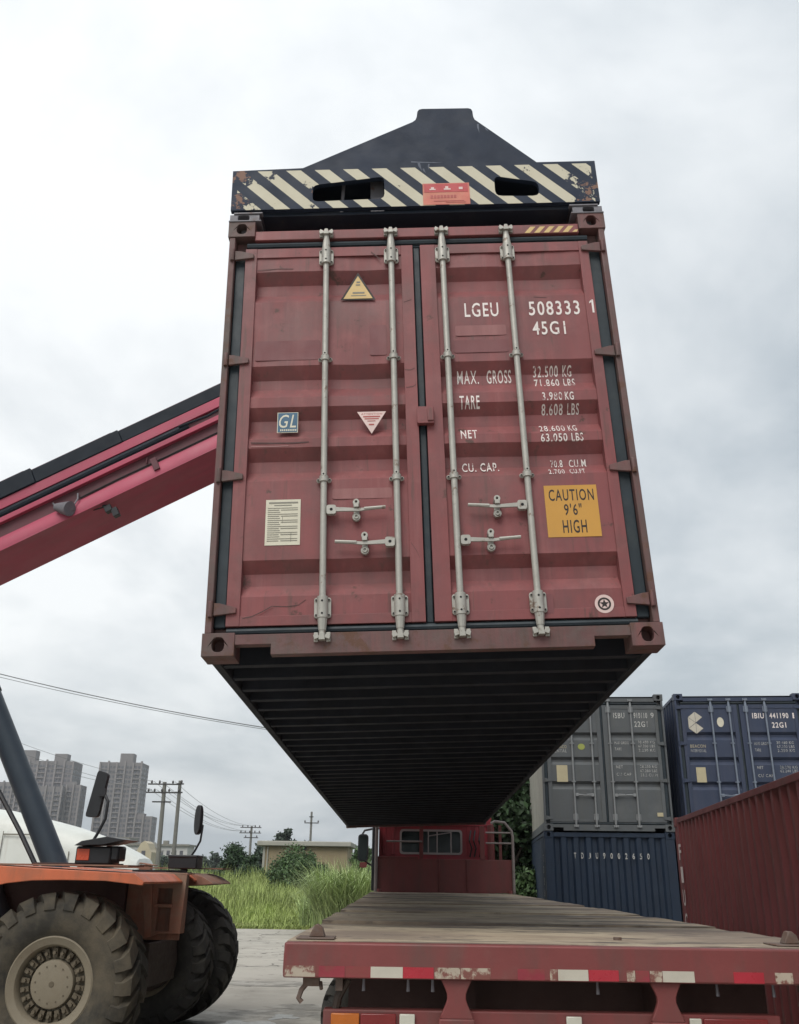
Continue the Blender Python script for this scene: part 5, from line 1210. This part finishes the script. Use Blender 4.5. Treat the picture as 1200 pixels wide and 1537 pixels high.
# ------------------------------------------------------------------ utility poles and wires
def pole(name, label, x, y, ztop, r0, lean=0.0, arms=(), group=None):
    root = thing(name, label, 'utility pole', T((x, y, 0)), group)
    part('pole', MB().tube([(0, 0, -0.1), (lean * ztop, 0, ztop)], [r0, r0 * 0.72], 10), M_POLE, root)
    for z, x0, x1, ins in arms:
        am = part('cross_arm', MB().box(x0, x1, -0.16, -0.07, z - 0.055, z + 0.055), M_INS, root)
        for q in ins: part('insulator', MB().tube([(q, -0.11, z + 0.05), (q, -0.11, z + 0.14), (q, -0.11, z + 0.30)], [0.03, 0.10, 0.055], 7), M_INS, am)
    return root
pole('utility_pole', 'left leaning pole of the twin pole with cross-arms', -19.02, 78, 8.70, 0.21, -0.018, [(8.52, -1.5, 1.0, (-1.2, -0.55, 0.55)), (7.86, -1.6, 0.9, (-1.4, -0.9, -0.3, 0.3)), (7.12, -1.0, 0.55, ())])
pole('utility_pole', 'right pole of the twin pole with cross-arms', -17.85, 78.2, 8.85, 0.19, -0.012, [(8.58, -0.35, 0.25, (0.05,)), (7.9, -0.4, 0.2, (-0.1,))])
pole('utility_pole', 'single pole with three cross-arms left of the ochre house', -19.5, 130, 7.75, 0.20, 0.0, [(7.55, -1.5, 1.35, (-1.2, -0.5, 0.5, 1.1)), (6.85, -1.6, 1.35, (-1.4, -0.8, -0.2, 0.5, 1.1)), (6.25, -0.95, 1.0, (-0.7, 0.8))])
pole('utility_pole', 'slim pole with two side lamps above the ochre house roof', -10.1, 115, 8.80, 0.17, 0.0, [(7.50, -0.8, 0.9, (-0.75, 0.85)), (8.2, -0.25, 0.25, ())])
pole('utility_pole', 'thin far post low on the horizon beyond the grass', -30.3, 180, 7.2, 0.13)
pole('utility_pole', 'pole carrying the thick dark cable, hidden behind the lifted container and truck cab', -0.6, 45.15, 7.85, 0.15)
def wire(pts, r_=0.02, sag=0.4, label='', n=16, group=None):
    a, b = Vector(pts[0]), Vector(pts[1]); P_ = []
    for i in range(n + 1):
        t = i / n; p = a.lerp(b, t); p.z -= sag * 4 * t * (1 - t); P_.append(p)
    o = part('overhead_wire', MB().tube([p - a for p in P_], r_, 5), M_WIRE, M=T(a)); tag(o, label, 'wire', group); return o
WL = ['left wire from the top cross-arm of the twin pole', 'second wire from the top cross-arm of the twin pole', 'top right wire from the twin pole, highest of the sagging wires',
      'left wire from the middle cross-arm of the twin pole', 'middle wire from the second cross-arm of the twin pole', 'lowest sagging wire between the twin pole and the single pole']
for i, (dx, z0, z1) in enumerate(((-1.2, 8.75, 7.8), (-0.55, 8.75, 7.8), (0.55, 8.75, 7.8), (-1.4, 8.1, 7.1), (-0.9, 8.1, 7.1), (0.2, 8.1, 7.1))):
    wire([(-18.9 + dx, 78, z0), (-19.5 + dx * 0.9, 130, z1)], 0.016, 0.9, WL[i], group='wires between the poles')
wire([(-19.9, 45, 10.85), (-0.6, 45.0, 7.70)], 0.024, 0.30, 'thick dark cable crossing the sky at the left towards the lifted container', n=20)
o = wire([(-19.9, 45.05, 10.70), (-0.6, 45.05, 7.62)], 0.014, 0.27, 'thin cable strung just under the thick dark cable')
for i, (z, zz) in enumerate(((14.0, 8.75), (13.2, 8.1), (12.4, 8.0))):
    wire([(-38, 78, z), (-20.2, 78, zz)], 0.016, 0.5, ['highest faint wire running left from the twin pole across the towers', 'middle faint wire crossing the towers left of the twin pole', 'lowest faint wire crossing the towers left of the twin pole'][i], group='wires left of the twin pole')
wire([(-17.8, 78.2, 8.85), (-40, 180, 12)], 0.0, 0.0) if False else None

# ------------------------------------------------------------------ apartment towers
def tower(label, x0, x1, y, ztop, depth, bays, yaw=0.0, crown=(), floor=2.95, group='apartment towers', mw=M_TOWER):
    root = thing('apartment_tower', label, 'apartment tower', T((x0, y, 0)) @ RZ(yaw), group); Wd = x1 - x0
    body = MB().box(0, Wd, 0, depth, 0, ztop)
    part('wall', body, mw, root, smooth=False)
    bw = Wd / bays
    rib = MB(); win = MB(); slab = MB()
    nf = int((ztop - 1) / floor)
    for b in range(bays + 1):
        rib.box(b * bw - 0.55, b * bw + 0.55, -0.9, 0.01, 0, ztop + (0.8 if b % 2 else 0.0))
    for b in range(bays):
        for k in range(nf):
            z = 1.2 + k * floor; xa = b * bw + 0.9; xb = (b + 1) * bw - 0.9; m_ = (xa + xb) / 2
            win.box(xa, m_ - 0.35, -0.12, -0.02, z, z + 1.55); win.box(m_ + 0.35, xb, -0.12, -0.02, z, z + 1.55)
            if b % 2 == 0: slab.box(xa - 0.2, xb + 0.2, -0.85, -0.03, z - 0.75, z - 0.15)
    nside = max(1, int(depth / 5))
    for b in range(nside):
        for k in range(nf):
            z = 1.2 + k * floor; ya = b * depth / nside + 1.2; win.box(Wd + 0.02, Wd + 0.12, ya, ya + depth / nside - 2.4, z, z + 1.5)
    part('wall_rib', rib, M_TOWER_B, root, smooth=False)
    o = part('window', win, M_TWIN, root, smooth=False); o['kind'] = 'stuff'
    o = part('balcony', slab, M_TOWER_B, root, smooth=False); o['kind'] = 'stuff'
    for a, b, z in crown: part('roof_house', MB().box(a, b, 2, 9, ztop, z), mw, root, smooth=False)
    return root
tower('tall broad apartment tower at the far left behind the grey lift cylinder', -241.5, -207.5, 600, 67.2, 18, 6, crown=[(0, 8, 74.0), (20.5, 28.5, 72.0)])
tower('pale apartment tower cut by the left picture edge', -275, -247, 620, 55.5, 16, 5, mw=M_TOWER_B)
tower('lower apartment slab in front of the broad left tower', -232, -207.2, 585, 50.2, 14, 5)
tower('narrow stepped block at the right foot of the broad left tower', -206.8, -198.2, 592, 52.0, 12, 2, crown=[(0, 5, 54)])
tower('slim standalone tall apartment tower right of the front mirror', -190, -163.5, 600, 67.0, 18, 5, yaw=0.0, crown=[(11.5, 20, 72.8)])
tower('low wing attached at the right of the slim apartment tower', -163.3, -153.0, 598, 34.2, 14, 2, crown=[(0.5, 4.5, 36)])
# low white blocks at their feet
lb_ = thing('apartment_block', 'long low white block with rows of dark windows right of the towers', 'building', T((-84, 300, 0)))
part('wall', MB().box(0, 19.5, 0, 10, 0, 9.3), M_LOWB, lb_, smooth=False)
part('roof', MB().box(-0.5, 20, -0.6, 10.5, 9.3, 9.9), M_PRINT, lb_, smooth=False)
wme = MB().box(0, 1.0, -0.08, 0, 0, 1.3).mesh('window', M_TWIN, smooth=False)
for i in range(9):
    for k in range(3): link('window', wme, lb_, T((0.8 + i * 2.05, -0.01, 1.3 + k * 2.7)))
part('balcony', MB().box(0.2, 19.3, -0.5, -0.09, 3.1, 3.5).box(0.2, 19.3, -0.5, -0.09, 5.8, 6.2), M_LOWB, lb_, smooth=False)
part('water_tank', MB().box(11, 12.5, 3, 5, 9.9, 11.0), M_PRINT, lb_)
lb2 = thing('apartment_block', 'white low block partly hidden by the white machine hood', 'building', T((-112, 310, 0)))
part('wall', MB().box(0, 26, 0, 10, 0, 10.8), M_LOWB, lb2, smooth=False)
part('roof', MB().box(-0.5, 26.5, -0.6, 10.5, 10.8, 12.0), M_PRINT, lb2, smooth=False)
for i in range(12):
    for k in range(3): link('window', wme, lb2, T((0.8 + i * 2.1, -0.01, 1.8 + k * 3.0)))
cg = thing('gabled_house', 'small cream building with a curved gable beside the twin pole', 'building', T((-40.3, 150, 0)))
part('wall', MB().prism([(0, 0), (2.5, 0), (2.5, 4.6), (2.2, 5.0), (1.8, 5.9), (1.25, 6.25), (0.7, 5.9), (0.3, 5.0), (0, 4.6)], 0, 4), M_CREAMB, cg, smooth=False)
part('window', MB().box(0.95, 1.55, -0.06, -0.005, 3.6, 4.8), M_TWIN, cg)
part('roof', MB().prism([(-0.1, 4.7), (1.25, 6.1), (2.6, 4.7), (2.6, 4.85), (1.25, 6.25), (-0.1, 4.85)], 4.01, 7), M_PRINT, cg)

# ------------------------------------------------------------------ thin damp haze over the plain
hb_ = MB().box(-1450, 1450, -230, 1540, -1.0, 78.0)
hm = bpy.data.materials.new('haze'); hm.use_nodes = True; nt = hm.node_tree; nt.nodes.clear()
ho_ = nt.nodes.new('ShaderNodeOutputMaterial'); pv = nt.nodes.new('ShaderNodeVolumePrincipled')
pv.inputs['Color'].default_value = (0.90, 0.93, 0.96, 1); pv.inputs['Density'].default_value = 0.0003; pv.inputs['Anisotropy'].default_value = 0.3
nt.links.new(pv.outputs[0], ho_.inputs['Volume'])
o = part('haze', hb_, hm, smooth=False); tag(o, 'thin damp haze lying over the yard and the far towers', 'haze', kind='stuff')

# tidy: unique generic plate names already plain; keep the scene free of leftovers
for me in list(bpy.data.meshes):
    if me.users == 0: bpy.data.meshes.remove(me)
